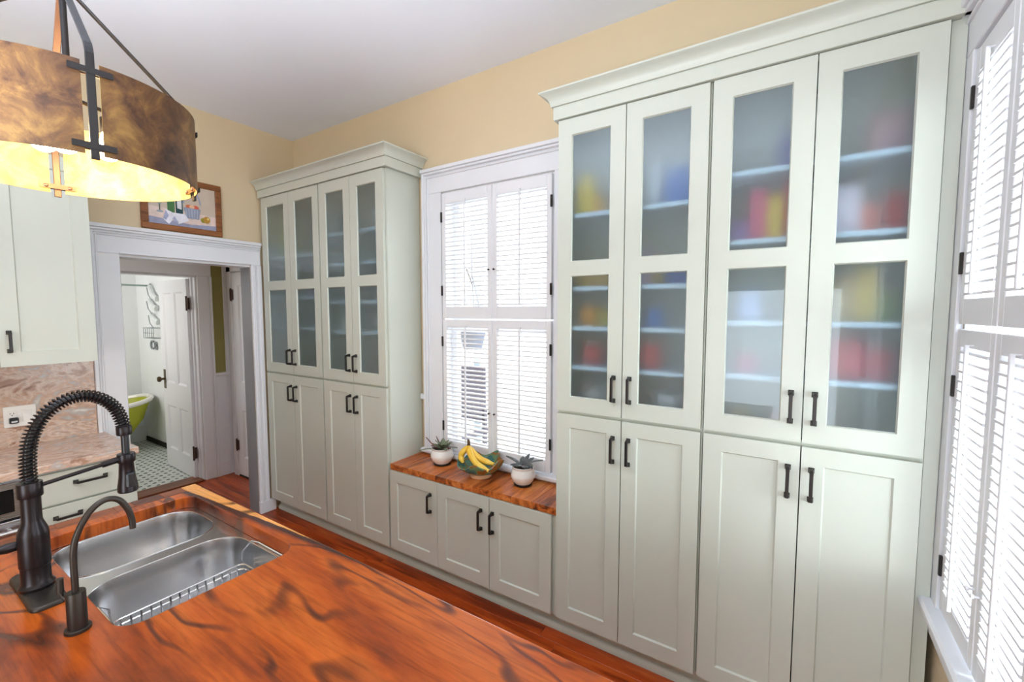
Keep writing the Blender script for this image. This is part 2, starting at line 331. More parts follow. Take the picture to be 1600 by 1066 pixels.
def chamfer(mb, fr, u0, u1, z0, z1, d, h, w=0.0):
    o = [(u0, z0), (u1, z0), (u1, z1), (u0, z1)]; i = [(u0 + d, z0 + d), (u1 - d, z0 + d), (u1 - d, z1 - d), (u0 + d, z1 - d)]
    mb.add([fr(u, w, z) for u, z in o] + [fr(u, w + h, z) for u, z in i], [(k, (k + 1) % 4, 4 + (k + 1) % 4, 4 + k) for k in range(4)])
NORTH = lambda u, w, z: (u, w, z)                    # faces -y, door face at y = 0
def WEST(x): return lambda u, w, z: (x - w, u, z)     # faces +x, door face at x

# ------------------------------------------------------------------ room shell
YN, XW, XE, YS, ZC = 0.309, -2.88, 1.168, -4.4, 3.08
WIN1 = (-1.215, -0.392, 0.70, 2.415)                  # x0,x1,z0,z1 of the window hole in the cabinet wall
def wall_with_holes(name, mat, axis, a0, a1, t0, t1, z0, z1, holes):
    mb = MB(); cuts = sorted(holes); cur = a0
    def B(u0, u1, za, zb):
        if u1 - u0 < 1e-4 or zb - za < 1e-4: return
        if axis == 'x': mb.box(u0, u1, t0, t1, za, zb)
        else: mb.box(t0, t1, u0, u1, za, zb)
    for (h0, h1, hz0, hz1) in cuts:
        B(cur, h0, z0, z1); B(h0, h1, z0, hz0); B(h0, h1, hz1, z1); cur = h1
    B(cur, a1, z0, z1)
    o = mb.build(name, mat); o['kind'] = 'structure'; return o
wall_with_holes('wall_north', M['tan'], 'x', XW - 0.15, XE + 0.15, YN, YN + 0.16, 0, ZC, [WIN1])
wall_with_holes('wall_west', M['tan'], 'y', YS, YN, XW - 0.15, XW, 0, ZC, [(-0.876, -0.078, 0.0, 2.01)])
EWIN = (-0.655, -0.035, 0.70, 2.415)
wall_with_holes('wall_east', M['tan'], 'y', YS, YN, XE, XE + 0.16, 0, ZC, [(-1.855, -1.235, 0.70, 2.415), EWIN])
wall_with_holes('wall_south', M['tan'], 'x', XW - 0.15, XE + 0.15, YS - 0.15, YS, 0, ZC, [])
sbox('ceiling', M['ceiling'], XW - 0.15, XE + 0.15, YS - 0.15, YN + 0.16, ZC, ZC + 0.1)

floor = struct('floor', (0, 0, -0.02))
MB().box(XW - 0.15, XE + 0.15, YS - 0.1, YN + 0.15, -0.04, -0.012).build('subfloor', M['dark'], floor)
pw = 0.083
plank_me = {}
def plank(x0, x1, y0, parent):
    L = round(x1 - x0, 3)
    if L not in plank_me:
        ob = MB().box(0, L, 0.0008, pw - 0.0008, -0.012, 0.0).build('plank', M['floor'], None, 0.0012); plank_me[L] = ob.data
    else:
        ob = bpy.data.objects.new('plank', plank_me[L]); COL.objects.link(ob)
    ob.parent = parent; ob.location = (x0, y0, 0.02)
for r in range(56):
    y0 = YN - (r + 1) * pw
    if r < 26:
        off = [0.0, -0.9, -0.4, -1.3][r % 4]; x = XW - 0.0 
        cuts = [XW] + [c for c in (off - 1.6, off - 0.2, off + 1.0) if XW + 0.2 < c < XE - 0.2] + [XE]
        for a, b in zip(cuts[:-1], cuts[1:]): plank(a, b - 0.001, y0, floor)
    else:
        plank(XW, XE, y0, floor)

# ---- doorway casing in the west wall (trim_1)
tr = struct('trim_1', (XW, -0.48, 0))
def casing_v(y0, y1, z0, z1, out):                    # out = +1 backband on +y side, -1 on -y side
    mb = MB(); x = XW
    mb.box(x, x + 0.02, y0 + (0.002 if out < 0 else 0), y1 - (0.002 if out > 0 else 0), z0, z1)
    yo = y1 if out > 0 else y0; s = -1 if out > 0 else 1
    mb.box(x, x + 0.036, yo, yo + s * 0.020, z0, z1 + 0.152); mb.box(x, x + 0.030, yo + s * 0.02, yo + s * 0.031, z0, z1 + 0.137); mb.box(x, x + 0.0255, yo + s * 0.037, yo + s * 0.047, z0, z1 + 0.122)
    return mb
casing_v(-1.030, -0.876, 0.0, 2.01, -1).build('left_casing', M['white'], tr, 0.003)
mb = MB(); mb.box(XW, XW + 0.02, -0.078, -0.003, 0.09, 2.01); mb.box(XW + .001, XW + 0.032, -0.066, -0.052, 0.095, 2.0095); mb.box(XW + .0015, XW + 0.026, -0.03, -0.002, 0.095, 2.0095)
mb.build('right_casing', M['white'], tr, 0.003)
MB().box(XW, XW + 0.03, -0.082, 0.045, 0.0, 0.098).build('plinth_block', M['white'], tr, 0.003)
mb = MB(); mb.box(XW + .0005, XW + 0.0195, -1.028, -0.004, 2.0105, 2.185); mb.box(XW + .001, XW + 0.044, -1.036, -0.002, 2.163, 2.187); mb.box(XW + .0012, XW + 0.0365, -1.031, -0.003, 2.148, 2.1625); mb.box(XW + .0014, XW + 0.0305, -1.0305, -0.0035, 2.132, 2.142)
mb.box(XW + .0016, XW + 0.0265, -1.0295, -0.0038, 2.118, 2.126); mb.box(XW + .0018, XW + 0.025, -0.877, -0.077, 2.0108, 2.022)
mb.build('head_casing', M['white'], tr, 0.003)
mb = MB(); mb.box(XW - 0.15, XW - 0.001, -0.078, -0.062, 0, 2.01); mb.box(XW - 0.15, XW - 0.001, -0.892, -0.876, 0, 2.01); mb.box(XW - 0.15, XW - 0.001, -0.876, -0.078, 1.995, 2.01)
mb.build('door_jamb', M['white'], tr)

# ---- hall beyond the doorway
XH = -4.06
sbox('wall_hall_north', M['white'], XH - 0.14, XW - 0.15, 0.275, 0.40, 0, 2.7)
sbox('wall_hall_south', M['tan'], XH - 0.14, XW - 0.15, -1.75, -1.65, 0, 2.7)
wall_with_holes('wall_hall_west', M['hallgreen'], 'y', -1.65, 0.275, XH - 0.14, XH - 0.0, 0, 2.7, [(-0.78, 0.015, 0.0, 1.985)])
sbox('ceiling_hall', M['ceiling'], XH - 0.14, XW - 0.15, -1.75, 0.40, 2.7, 2.8)
hf = struct('floor_hall', (-3.5, -0.7, 0))
for r in range(23):
    ob = bpy.data.objects.new('plank', None) if False else MB().box(XH, XW, 0.0008, pw - 0.0008, -0.012, 0.0).build('plank', M['floor'], None, 0.0012) if r == 0 else bpy.data.objects.new('plank', hplank)
    if r == 0: hplank = ob.data
    else: COL.objects.link(ob)
    ob.parent = hf; ob.location = (3.5, 0.7 + 0.27 - (r + 1) * pw, 0.0)
MB().box(XH - 0.14, XW - 0.0, -1.65, 0.275, -0.04, -0.0125).build('subfloor', M['dark'], hf)
# casing round the bathroom opening (trim_2)
t2 = struct('trim_2', (XH, -0.4, 0))
mb = MB(); mb.box(XH, XH + 0.022, 0.015, 0.134, 0, 1.984); mb.box(XH + .001, XH + 0.034, 0.115, 0.135, 0.001, 1.9845); mb.box(XH + .001, XH + 0.028, 0.1, 0.11, 0.001, 1.9845); mb.build('right_casing', M['white'], t2, 0.003)
mb = MB(); mb.box(XH, XH + 0.022, -0.90, -0.78, 0, 1.984); mb.build('left_casing', M['white'], t2, 0.003)
mb = MB(); mb.box(XH, XH + 0.022, -0.90, 0.135, 1.985, 2.16); mb.box(XH, XH + 0.04, -0.91, 0.145, 2.14, 2.165); mb.build('head_casing', M['white'], t2, 0.003)
mb = MB(); mb.box(XH - 0.14, XH - 0.001, 0.001, 0.015, 0, 1.985); mb.box(XH - 0.14, XH - 0.001, -0.78, -0.766, 0, 1.985); mb.box(XH - 0.14, XH - 0.001, -0.766, 0.001, 1.971, 1.985); mb.box(XH - 0.09, XH - 0.05, -0.012, 0.001, 0, 1.971)
mb.build('door_jamb', M['white'], t2)
# wainscot and rail between the two doors
t3 = struct('trim_3', (XH, 0.2, 0))
MB().box(XH, XH + 0.012, 0.136, 0.274, 0, 1.01).build('wainscot_board', M['white'], t3)
MB().box(XH, XH + 0.026, 0.136, 0.274, 1.01, 1.04).build('chair_rail', M['white'], t3, 0.004)
MB().box(XH, XH + 0.018, 0.238, 0.274, 0, 2.2).build('corner_trim', M['white'], t3, 0.004)
MB().box(XH + 0.012, XH + 0.024, 0.136, 0.238, 0, 0.14).build('baseboard', M['white'], t3, 0.003)
# closed white panel door on the hall's right side (door_1)
d1 = struct('door_1', (-3.5, 0.275, 0)); yd = 0.275
mb = MB(); fr = lambda u, w, z: (u, yd - 0.024 + w, z)
X0, X1 = -3.90, -3.06
zs = [(0.02, 0.20), (0.68, 0.80), (0.95, 1.07), (1.90, 2.02)]
mb.box(X0, X0 + 0.11, 0, 0.023, 0.02, 2.02, fr); mb.box(X1 - 0.11, X1, 0, 0.023, 0.02, 2.02, fr); mb.box((X0 + X1) / 2 - 0.05, (X0 + X1) / 2 + 0.05, 0, 0.023, 0.2, 0.68, fr); mb.box((X0 + X1) / 2 - 0.05, (X0 + X1) / 2 + 0.05, 0, 0.023, 0.95, 1.9, fr)
for a, b in ((0.02, 0.2), (0.68, 0.95), (1.90, 2.02)): mb.box(X0 + 0.11, X1 - 0.11, 0, 0.023, a, b, fr)
for (ua, ub) in ((X0 + 0.11, (X0 + X1) / 2 - 0.05), ((X0 + X1) / 2 + 0.05, X1 - 0.11)):
    for (za, zb) in ((0.2, 0.68), (0.95, 1.9)):
        chamfer(mb, fr, ua, ub, za, zb, 0.02, 0.014)
        mb.box(ua, ub, 0.013, 0.02, za, zb, fr)
mb.build('door_leaf', M['white'], d1)
MB().box(-3.985, -3.905, yd - 0.03, yd, 0, 2.09).build('door_casing', M['white'], d1, 0.004)
MB().box(-3.985, -3.05, yd - 0.03, yd, 2.03, 2.14).build('door_casing', M['white'], d1, 0.004)
MB().box(X0 + 0.01, X1, yd - 0.026, yd - 0.001, 0.0, 0.018).build('door_gap_shade', M['dark'], d1)  # solid dark strip painting the shade in the gap under the door
for z in (0.27, 1.76):
    mb = MB(); mb.box(-3.925, -3.868, yd - 0.033, yd - 0.028, z, z + 0.10); mb.tube([(-3.902, yd - 0.034, z - 0.012), (-3.902, yd - 0.034, z + 0.112)], 0.007, 8)
    mb.build('hinge', M['hinge'], d1, 0.0)

# ---- bathroom
XB, YB0, YB1 = -6.30, -1.5, 0.235
sbox('wall_bathroom_west', M['bath'], XB - 0.12, XB, YB0, YB1 + 0.12, 0, 2.7)
sbox('wall_bathroom_north', M['bath'], XB, XH - 0.14, YB1, YB1 + 0.12, 0, 2.7)
sbox('wall_bathroom_south', M['bath'], XB, XH - 0.14, YB0 - 0.12, YB0, 0, 2.7)
sbox('ceiling_bathroom', M['ceiling'], XB - 0.12, XH - 0.14, YB0 - 0.12, YB1 + 0.12, 2.7, 2.8)
bf = struct('floor_bathroom', (-5.2, -0.5, 0))
MB().box(XB, XH - 0.02, YB0, YB1, -0.04, 0.0).build('tile_bed', M['tilewhite'], bf)
mb = MB()
for i in range(46):
    for j in range(36):
        cx = XB + 0.03 + i * 0.088 + (0.044 if j % 2 else 0); cy = YB1 - 0.03 - j * 0.055
        if cx > XH - 0.15 or cy < YB0 + 0.02: continue
        h = 0.0135; mb.add([(cx - h, cy - h, .001), (cx + h, cy - h, .001), (cx + h, cy + h, .001), (cx - h, cy + h, .001)], [(0, 1, 2, 3)])
mb.build('accent_tiles', M['tiledark'], bf, kind='stuff')
sbox('baseboard_bathroom', M['dark'], XB + 0.11, XH - 0.14, YB1 - 0.015, YB1, 0, 0.055)
sbox('trim_4', M['bath'], XB, XB + 0.11, YB0, YB1, 0, 0.20)
th = box('threshold', M['threshold'], XH - 0.16, XH + 0.03, -0.766, 0.0, 0.0, 0.018, None, 0.006); th['kind'] = 'structure'; th.name = 'trim_5'
# open door into the bathroom (door_2)
d2 = struct('door_2', (XH - 0.09, -0.002, 0.008)); d2.rotation_euler = (0, 0, radians(177.5))
W2 = 0.74
mb = MB(); fr = lambda u, w, z: (u, w, z)
# leaf in local coords: x along width from hinge, thickness y 0..0.035
T = 0.035
mb.box(0, 0.1, 0, T, 0.0, 1.95); mb.box(W2 - 0.1, W2, 0, T, 0, 1.95); mb.box(W2 / 2 - 0.045, W2 / 2 + 0.045, 0, T, 0.2, 0.66); mb.box(W2 / 2 - 0.045, W2 / 2 + 0.045, 0, T, 0.9, 1.83)
for a, b in ((0.0, 0.2), (0.66, 0.90), (1.83, 1.95)): mb.box(0.1, W2 - 0.1, 0, T, a, b)
for (ua, ub) in ((0.1, W2 / 2 - 0.045), (W2 / 2 + 0.045, W2 - 0.1)):
    for (za, zb) in ((0.2, 0.66), (0.90, 1.83)):
        mb.box(ua, ub, 0.012, T - 0.012, za, zb)
        chamfer(mb, lambda u, w, z: (u, w, z), ua, ub, za, zb, 0.018, 0.012, 0.0)
        chamfer(mb, lambda u, w, z: (u, T - w, z), ua, ub, za, zb, 0.018, 0.012, 0.0)
def lbuild(mb, name, mat, parent, **k):               # local-space build for rotated parents
    o = mb.build(name, mat, None, **k); o.parent = parent; return o
lbuild(mb, 'door_leaf', M['white'], d2)
mb = MB(); mb.lathe([(0.012, 0), (0.012, 0.03), (0.026, 0.04), (0.03, 0.052), (0.024, 0.066), (0.0, 0.07)], (0, 0, 0), 14, lambda x, y, z: (W2 - 0.06 + x, T + z, 0.93 + y))
mb.box(W2 - 0.085, W2 - 0.035, T, T + 0.004, 0.83, 1.03)
lbuild(mb, 'door_knob', M['knob'], d2, smooth=True)
for z in (0.2, 1.66):
    mb = MB(); mb.box(-0.003, 0.0, 0.0, T, z, z + 0.11); mb.tube([(-0.006, T + 0.004, z - 0.015), (-0.006, T + 0.004, z + 0.125)], 0.008, 8); mb.box(-0.035, -0.006, T, T + 0.004, z, z + 0.11)
    lbuild(mb, 'hinge', M['hinge'], d2)

tub = thing('bathtub', (-5.9, -0.5, 0), 'chartreuse bathtub with white rolled rim beyond the open bathroom door', 'bathtub')
def oval(cx, cy, a, b, z, n=40, zf=None):
    return [(cx + a * math.copysign(abs(cos(t)) ** 0.8, cos(t)), cy + b * math.copysign(abs(sin(t)) ** 0.8, sin(t)), (zf(sin(t)) if zf else 0) + z) for t in [2 * pi * k / n for k in range(n)]]
zf = lambda s: 0.05 * max(0, s) ** 3
mb = MB(); mb.loops([oval(-5.9, -0.62, 0.18, 0.45, 0.14), oval(-5.9, -0.61, 0.26, 0.58, 0.18), oval(-5.9, -0.58, 0.31, 0.68, 0.36), oval(-5.9, -0.55, 0.33, 0.73, 0.55, zf=zf)], True, True, False)
mb.loops([oval(-5.9, -0.55, 0.31, 0.71, 0.55, zf=zf), oval(-5.9, -0.58, 0.29, 0.66, 0.36), oval(-5.9, -0.61, 0.24, 0.56, 0.2)], True, False, True)
mb.build('tub_shell', M['tub'], tub, smooth=True)
MB().tube(oval(-5.9, -0.55, 0.335, 0.735, 0.56, zf=zf), 0.028, 8, closed=True).build('tub_rim', M['ceramic'], tub, smooth=True)
for sx in (-1, 1):
    for sy in (-0.95, -0.3):
        MB().lathe([(0.022, 0), (0.03, 0.015), (0.018, 0.07), (0.04, 0.18)], (-5.9 + sx * 0.2, sy, 0.0), 10).build('claw_foot', M['ceramic'], tub, smooth=True)
o = MB().lathe([(0.05, 0), (0.06, 0.02), (0.062, 0.14), (0.05, 0.15), (0.02, 0.16)], (XB + 0.066, -0.03, 0.2), 14).build('plastic_bottle', M['teal'], None, smooth=True)
tag(o, 'squat teal plastic container on the low ledge behind the bathtub', 'container')
r_ = thing('shower_rod', (-5.6, 0.0, 1.94), 'slim metal shower rod high on the pale bathroom wall', 'rod')
MB().tube([(-5.83, YB1, 1.955), (-5.72, 0.0, 1.95), (-5.6, -0.35, 1.945)], 0.011, 8).build('rod', M['rod'], r_, smooth=True)
MB().lathe([(0.03, 0), (0.028, 0.012), (0.012, 0.02)], (0, 0, 0), 12, lambda x, y, z: (-5.83 + x, YB1 - z, 1.955 + y)).build('wall_flange', M['rod'], r_)
for k in range(3):
    MB().tube([(-5.55 + 0.0, -0.12 - 0.03 * k, 1.955), (-5.54, -0.13 - 0.03 * k, 1.91), (-5.55, -0.14 - 0.03 * k, 1.88)], 0.009, 6).build('curtain_clip', M['rod'], r_)
for (x, z, sz, nm, lab) in ((-5.63, 1.86, 0.17, 'robe', 'white folded towel on the topmost hook of the bathroom wall'), (-5.66, 1.70, 0.12, 'towel', 'white towel slung on the middle hook of the bathroom wall'), (-5.63, 1.53, 0.11, 'towel', 'white cloth looped on the lowest hook above the wire basket')):
    t = thing('hanging_towel', (x, YB1, z), lab, 'towel')
    mb = MB(); rings = []
    for i in range(9):
        a = i / 8; w = 0.018 + 0.02 * a
        cx, cz = x - 0.14 + 0.2 * a, z + 0.09 - sz * sin(a * pi * 0.55) * 0.9
        rings.append([(cx + w * cos(q) * 0.5, YB1 - 0.03 + 0.022 * sin(q), cz + w * cos(q)) for q in [2 * pi * k / 8 for k in range(8)]])
    mb.loops(rings, True, True, True).build('towel_fold', M['towel'], t, smooth=True)
    MB().tube([(x - 0.15, YB1 - 0.055, z + 0.07), (x - 0.1, YB1 - 0.06, z - 0.02), (x, YB1 - 0.06, z - 0.08)], 0.005, 6).build('hook', M['grey'], t)
wb = thing('wire_basket', (-5.7, YB1, 1.33), 'small dark wire basket hung on the white bathroom wall', 'basket')
for k in range(6):
    x = -5.84 + k * 0.058; MB().tube([(x, YB1 - 0.002, 1.45), (x, YB1 - 0.09, 1.45), (x, YB1 - 0.09, 1.33), (x, YB1 - 0.002, 1.33)], 0.004, 5).build('wire', M['grey'], wb)
for z in (1.33, 1.39, 1.45): MB().tube([(-5.85, YB1 - 0.09, z), (-5.54, YB1 - 0.09, z)], 0.004, 5).build('wire', M['grey'], wb)
def text_obj(body, name, mat, size, ext, loc, rot, parent=None):
    cu = bpy.data.curves.new(name, 'FONT'); cu.body = body; cu.size = size; cu.extrude = ext
    tmp = bpy.data.objects.new(name + '_tmp', cu); COL.objects.link(tmp); bpy.context.view_layer.update()
    me = bpy.data.meshes.new_from_object(tmp.evaluated_get(bpy.context.evaluated_depsgraph_get())); bpy.data.objects.remove(tmp)
    me.materials.clear(); me.materials.append(mat)
    o = bpy.data.objects.new(name, me); COL.objects.link(o); o.location = loc; o.rotation_euler = rot
    if parent: o.parent = parent
    ORG[o.name] = Vector(loc); return o
o = text_obj('C', 'wall_letter', M['grey'], 0.16, 0.008, (-5.90, YB1 - 0.012, 1.185), (radians(90), 0, 0)); tag(o, 'grey metal letter C on the bathroom wall under the wire basket', 'letter')
o = text_obj('B', 'wall_letter', M['grey'], 0.14, 0.008, (-5.775, YB1 - 0.012, 1.185), (radians(90), 0, 0)); tag(o, 'grey metal letter beside the C, half behind the open door', 'letter')

# ------------------------------------------------------------------ windows
def build_window(n, fr, a0, a1, z0, z1, cas_l, cas_r, depth, stool_l, stool_r, stool_z, loc):
    """fr(u,w,z): w = 0 at the wall's inner face, negative into the room, positive outdoors."""
    w = struct('window_%d' % n, loc)
    def side(u_in, u_out):
        mb = MB(); s = 1 if u_out > u_in else -1
        mb.box(u_in, u_out - s * 0.002, -0.02, 0, z0, z1, fr)
        mb.box(u_out - s * 0.02, u_out, -0.04, 0, z0, z1 + 0.134, fr); mb.box(u_out - s * 0.033, u_out - s * 0.02, -0.032, 0, z0, z1 + 0.119, fr); mb.box(u_out - s * 0.052, u_out - s * 0.041, -0.027, 0, z0, z1 + 0.10, fr)
        mb.build('side_casing', M['white'], w, 0.003)
    side(a0, cas_l); side(a1, cas_r)
    mb = MB(); mb.box(cas_l + .003, cas_r - .003, -0.0195, -0.001, z1 + .0005, z1 + 0.155, fr); mb.box(cas_l - .004, cas_r + .004, -0.048, -0.0005, z1 + 0.135, z1 + 0.158, fr); mb.box(cas_l - .001, cas_r + .001, -0.0385, -0.0007, z1 + 0.12, z1 + 0.1345, fr); mb.box(cas_l + .001, cas_r - .001, -0.0285, -0.0009, z1 + 0.10, z1 + 0.11, fr)
    mb.build('head_casing', M['white'], w, 0.003)
    MB().box(stool_l, stool_r, -0.052, depth, stool_z, stool_z + 0.03, fr).build('window_stool', M['white'], w, 0.008)
    MB().box(cas_l, cas_r, -0.02, 0, stool_z - 0.09, stool_z - 0.002, fr).build('apron', M['white'], w, 0.003)
    mb = MB(); mb.box(a0, a0 + 0.012, 0.0, depth, stool_z + 0.03, z1, fr); mb.box(a1 - 0.012, a1, 0.0, depth, stool_z + 0.03, z1, fr); mb.box(a0 + 0.012, a1 - 0.012, 0.0, depth, z1 - 0.012, z1, fr)
    mb.build('jamb', M['white'], w)
    zm = (z0 + z1) / 2
    for k, (za, zb, dd) in enumerate(((zm, z1 - 0.012, 0.10), (stool_z + 0.03, zm, 0.066))):
        mb = MB(); q = 0.045; A0, A1 = a0 + 0.012, a1 - 0.012
        mb.box(A0, A0 + q, dd, dd + 0.03, za, zb, fr); mb.box(A1 - q, A1, dd, dd + 0.03, za, zb, fr); mb.box(A0 + q, A1 - q, dd, dd + 0.03, za, za + q, fr); mb.box(A0 + q, A1 - q, dd, dd + 0.03, zb - q, zb, fr)
        s = mb.build('sash', M['white'], w)
        MB().box(A0 + q, A1 - q, dd + 0.013, dd + 0.017, za + q, zb - q, fr).build('pane', M['glass'], s)
    return w
FN = lambda u, w, z: (u, YN + w, z)
build_window(1, FN, WIN1[0], WIN1[1], WIN1[2], WIN1[3], -1.368, -0.235, 0.16, -1.40, -0.23, 0.684, ((WIN1[0] + WIN1[1]) / 2, YN, WIN1[2]))
FE = lambda u, w, z: (XE + w, -u, z)                   # u grows towards the camera (-y)
build_window(2, FE, 0.035, 0.655, EWIN[2], EWIN[3], -0.085, 0.775, 0.16, -0.035, 0.81, 0.676, (XE, -0.345, EWIN[2]))
build_window(3, FE, 1.235, 1.855, EWIN[2], EWIN[3], 1.115, 1.975, 0.16, 1.09, 2.0, 0.676, (XE, -1.545, EWIN[2]))
FSE = lambda u, w, z: (XE - 0.002 + w, -u, z)
def shutter(name, fr, u0, u1, z0, z1, lz0, lz1, label, hinge_side, base, tilt, stile=0.032, knob=None, hz=()):
    t = thing(name, base, label, 'shutter')
    w0, w1 = -0.012, 0.014
    MB().box(u0, u0 + stile, w0, w1, z0, z1, fr).build('stile', M['shutter'], t, 0.002)
    MB().box(u1 - stile, u1, w0, w1, z0, z1, fr).build('stile', M['shutter'], t, 0.002)
    MB().box(u0 + stile, u1 - stile, w0, w1, lz1, z1, fr).build('top_rail', M['shutter'], t, 0.002)
    MB().box(u0 + stile, u1 - stile, w0, w1, z0, lz0, fr).build('bottom_rail', M['shutter'], t, 0.002)
    n = round((lz1 - lz0) / 0.029); st = (lz1 - lz0) / n; me = None
    for k in range(n):
        zc = lz0 + st * (k + 0.5)
        if me is None:
            prof = []
            for du, dz in ((-0.0165, -0.0030), (-0.0152, -0.0038), (0.0152, -0.0038), (0.0165, -0.0030), (0.0165, 0.0030), (0.0152, 0.0038), (-0.0152, 0.0038), (-0.0165, 0.0030)):
                prof.append((du * cos(tilt) - dz * sin(tilt), du * sin(tilt) + dz * cos(tilt)))
            mb = MB(); r0 = [fr(u0 + stile + 0.001, 0.001 + a, zc + b) for a, b in prof]; r1 = [fr(u1 - stile - 0.001, 0.001 + a, zc + b) for a, b in prof]
            mb.loops([r0, r1], True, True, True); o = mb.build('louver', M['shutter'], t); me = o.data; z_first = zc
        else:
            o = bpy.data.objects.new('louver', me); COL.objects.link(o); o.parent = t; o.location = (0, 0, zc - z_first)
    uc = (u0 + u1) / 2
    mb = MB(); mb.box(uc - 0.005, uc + 0.005, -0.031, -0.022, lz0 + 0.012, lz1 + 0.012, fr); mb.box(uc - 0.002, uc + 0.002, -0.024, -0.012, lz1 + 0.008, lz1 + 0.012, fr)
    mb.build('tilt_rod', M['shutter'], t, 0.0015)
    uh = u0 if hinge_side < 0 else u1
    for z in hz: MB().box(uh - 0.006, uh + 0.006, -0.02, -0.011, z, z + 0.065, fr).build('hinge', M['bronze'], t, 0.0015)
    if knob is not None:
        ku, kz = knob
        MB().lathe([(0.003, 0), (0.003, 0.009), (0.006, 0.011), (0.006, 0.016), (0.002, 0.018)], (0, 0, 0), 10, lambda x, y, z: fr(ku + x, -0.012 - z, kz + y)).build('knob', M['shutter'] if fr is FSE else M['bronze'], t, smooth=True)
    return t
FS = lambda u, w, z: (u, YN - 0.012 + w, z)
xm = -0.806
shutter('window_shutter', FS, -1.203, xm - 0.003, 1.604, 2.402, 1.678, 2.335, 'upper left white louvered shutter of the window above the wooden bench', -1, (-1.0, YN, 1.604), radians(5), hz=(2.22, 1.75), knob=(xm - 0.02, 1.90))
shutter('window_shutter', FS, xm + 0.003, -0.404, 1.604, 2.402, 1.678, 2.335, 'upper right white louvered shutter of the window above the wooden bench', 1, (-0.6, YN, 1.604), radians(5), hz=(2.22, 1.74), knob=(xm + 0.02, 1.90))
shutter('window_shutter', FS, -1.203, xm - 0.003, 0.722, 1.594, 0.795, 1.545, 'lower left white louvered shutter behind the banana bowl', -1, (-1.0, YN, 0.722), radians(-2), hz=(1.42, 0.86), knob=(xm - 0.02, 1.02))
shutter('window_shutter', FS, xm + 0.003, -0.404, 0.722, 1.594, 0.795, 1.545, 'lower right white louvered shutter behind the right-hand potted plant', 1, (-0.6, YN, 0.722), radians(-2), hz=(1.40, 0.86), knob=(xm + 0.02, 1.02))
shutter('window_shutter', FSE, 0.046, 0.343, 1.612, 2.402, 1.686, 2.335, 'upper shutter leaf hinged beside the tall cabinet on the right wall', -1, (XE, -0.19, 1.612), radians(4), hz=(2.24, 1.76))
shutter('window_shutter', FSE, 0.349, 0.646, 1.612, 2.402, 1.686, 2.335, 'upper shutter leaf at the far right edge of the photo', 1, (XE, -0.5, 1.612), radians(4), hz=(2.24, 1.76))
shutter('window_shutter', FSE, 0.046, 0.343, 0.715, 1.596, 0.775, 1.545, 'lower shutter leaf hinged beside the tall cabinet on the right wall', -1, (XE, -0.19, 0.715), radians(4), hz=(1.39, 0.82), knob=(0.325, 0.93))
shutter('window_shutter', FSE, 0.349, 0.646, 0.715, 1.596, 0.775, 1.545, 'lower shutter leaf at the bottom right corner of the photo', 1, (XE, -0.5, 0.715), radians(4), hz=(1.39, 0.82), knob=(0.365, 0.93))

for (u0, u1, side_, nm) in ((1.246, 1.543, -1, 'inner'), (1.549, 1.846, 1, 'outer')):
    shutter('window_shutter', FSE, u0, u1, 1.612, 2.402, 1.686, 2.335, 'upper %s shutter leaf of the side window beside the viewer' % nm, side_, (XE, -(u0 + u1) / 2, 1.612), radians(4))
    shutter('window_shutter', FSE, u0, u1, 0.715, 1.596, 0.775, 1.545, 'lower %s shutter leaf of the side window beside the viewer' % nm, side_, (XE, -(u0 + u1) / 2, 0.715), radians(4))

# chair rail stub on the wall between cabinet and window casing
o = MB().box(-1.412, -1.372, YN - 0.03, YN, 1.045, 1.085).build('trim_6', M['white'], None, 0.006); o['kind'] = 'structure'

# ------------------------------------------------------------------ cabinets
def pull(fr, u, z0, z1, parent, horizontal=False):
    mb = MB()
    g = (lambda a, w, b: fr(u + a, w, b)) if not horizontal else (lambda a, w, b: fr(b, w, u + a))
    for z, s in ((z0, 1), (z1, -1)):
        mb.box(-0.0095, 0.0095, -0.005, 0.0, z, z + s * 0.020, g)
        mb.loops([[g(a * 0.0085, -0.005, z + s * (0.0015 + b)) for a, b in ((-1, 0), (1, 0), (1, 0.017), (-1, 0.017))],
                  [g(a * 0.0055, -0.024, z + s * (0.005 + b)) for a, b in ((-1, 0), (1, 0), (1, 0.013), (-1, 0.013))],
                  [g(a * 0.0065, -0.034, z + s * (0.009 + b)) for a, b in ((-1, 0), (1, 0), (1, 0.013), (-1, 0.013))]], True, True, True)
    mb.box(-0.0058, 0.0058, -0.036, -0.026, z0 + 0.010, z1 - 0.010, g)
    return mb.build('handle', M['bronze'], parent, 0.0012)
def glass_door(fr, u0, u1, parent, z0=1.172, z1=2.531, zp=((1.242, 1.814), (1.881, 2.458)), sl=0.067, sr=0.067):
    mb = MB(); T = 0.02
    mb.box(u0, u0 + sl, 0, T, z0, z1, fr); mb.box(u1 - sr, u1, 0, T, z0, z1, fr)
    zz = [z0, zp[0][0], zp[0][1], zp[1][0], zp[1][1], z1]
    for a, b in ((0, 1), (2, 3), (4, 5)): mb.box(u0 + sl, u1 - sr, 0, T, zz[a], zz[b], fr)
    for za, zb in zp: chamfer(mb, fr, u0 + sl, u1 - sr, za, zb, 0.004, 0.009)
    d = mb.build('door', M['sage'], parent)
    for za, zb in zp: MB().box(u0 + sl + 0.001, u1 - sr - 0.001, 0.009, 0.012, za + 0.001, zb - 0.001, fr).build('glass_pane', M['frost'], d)
    return d
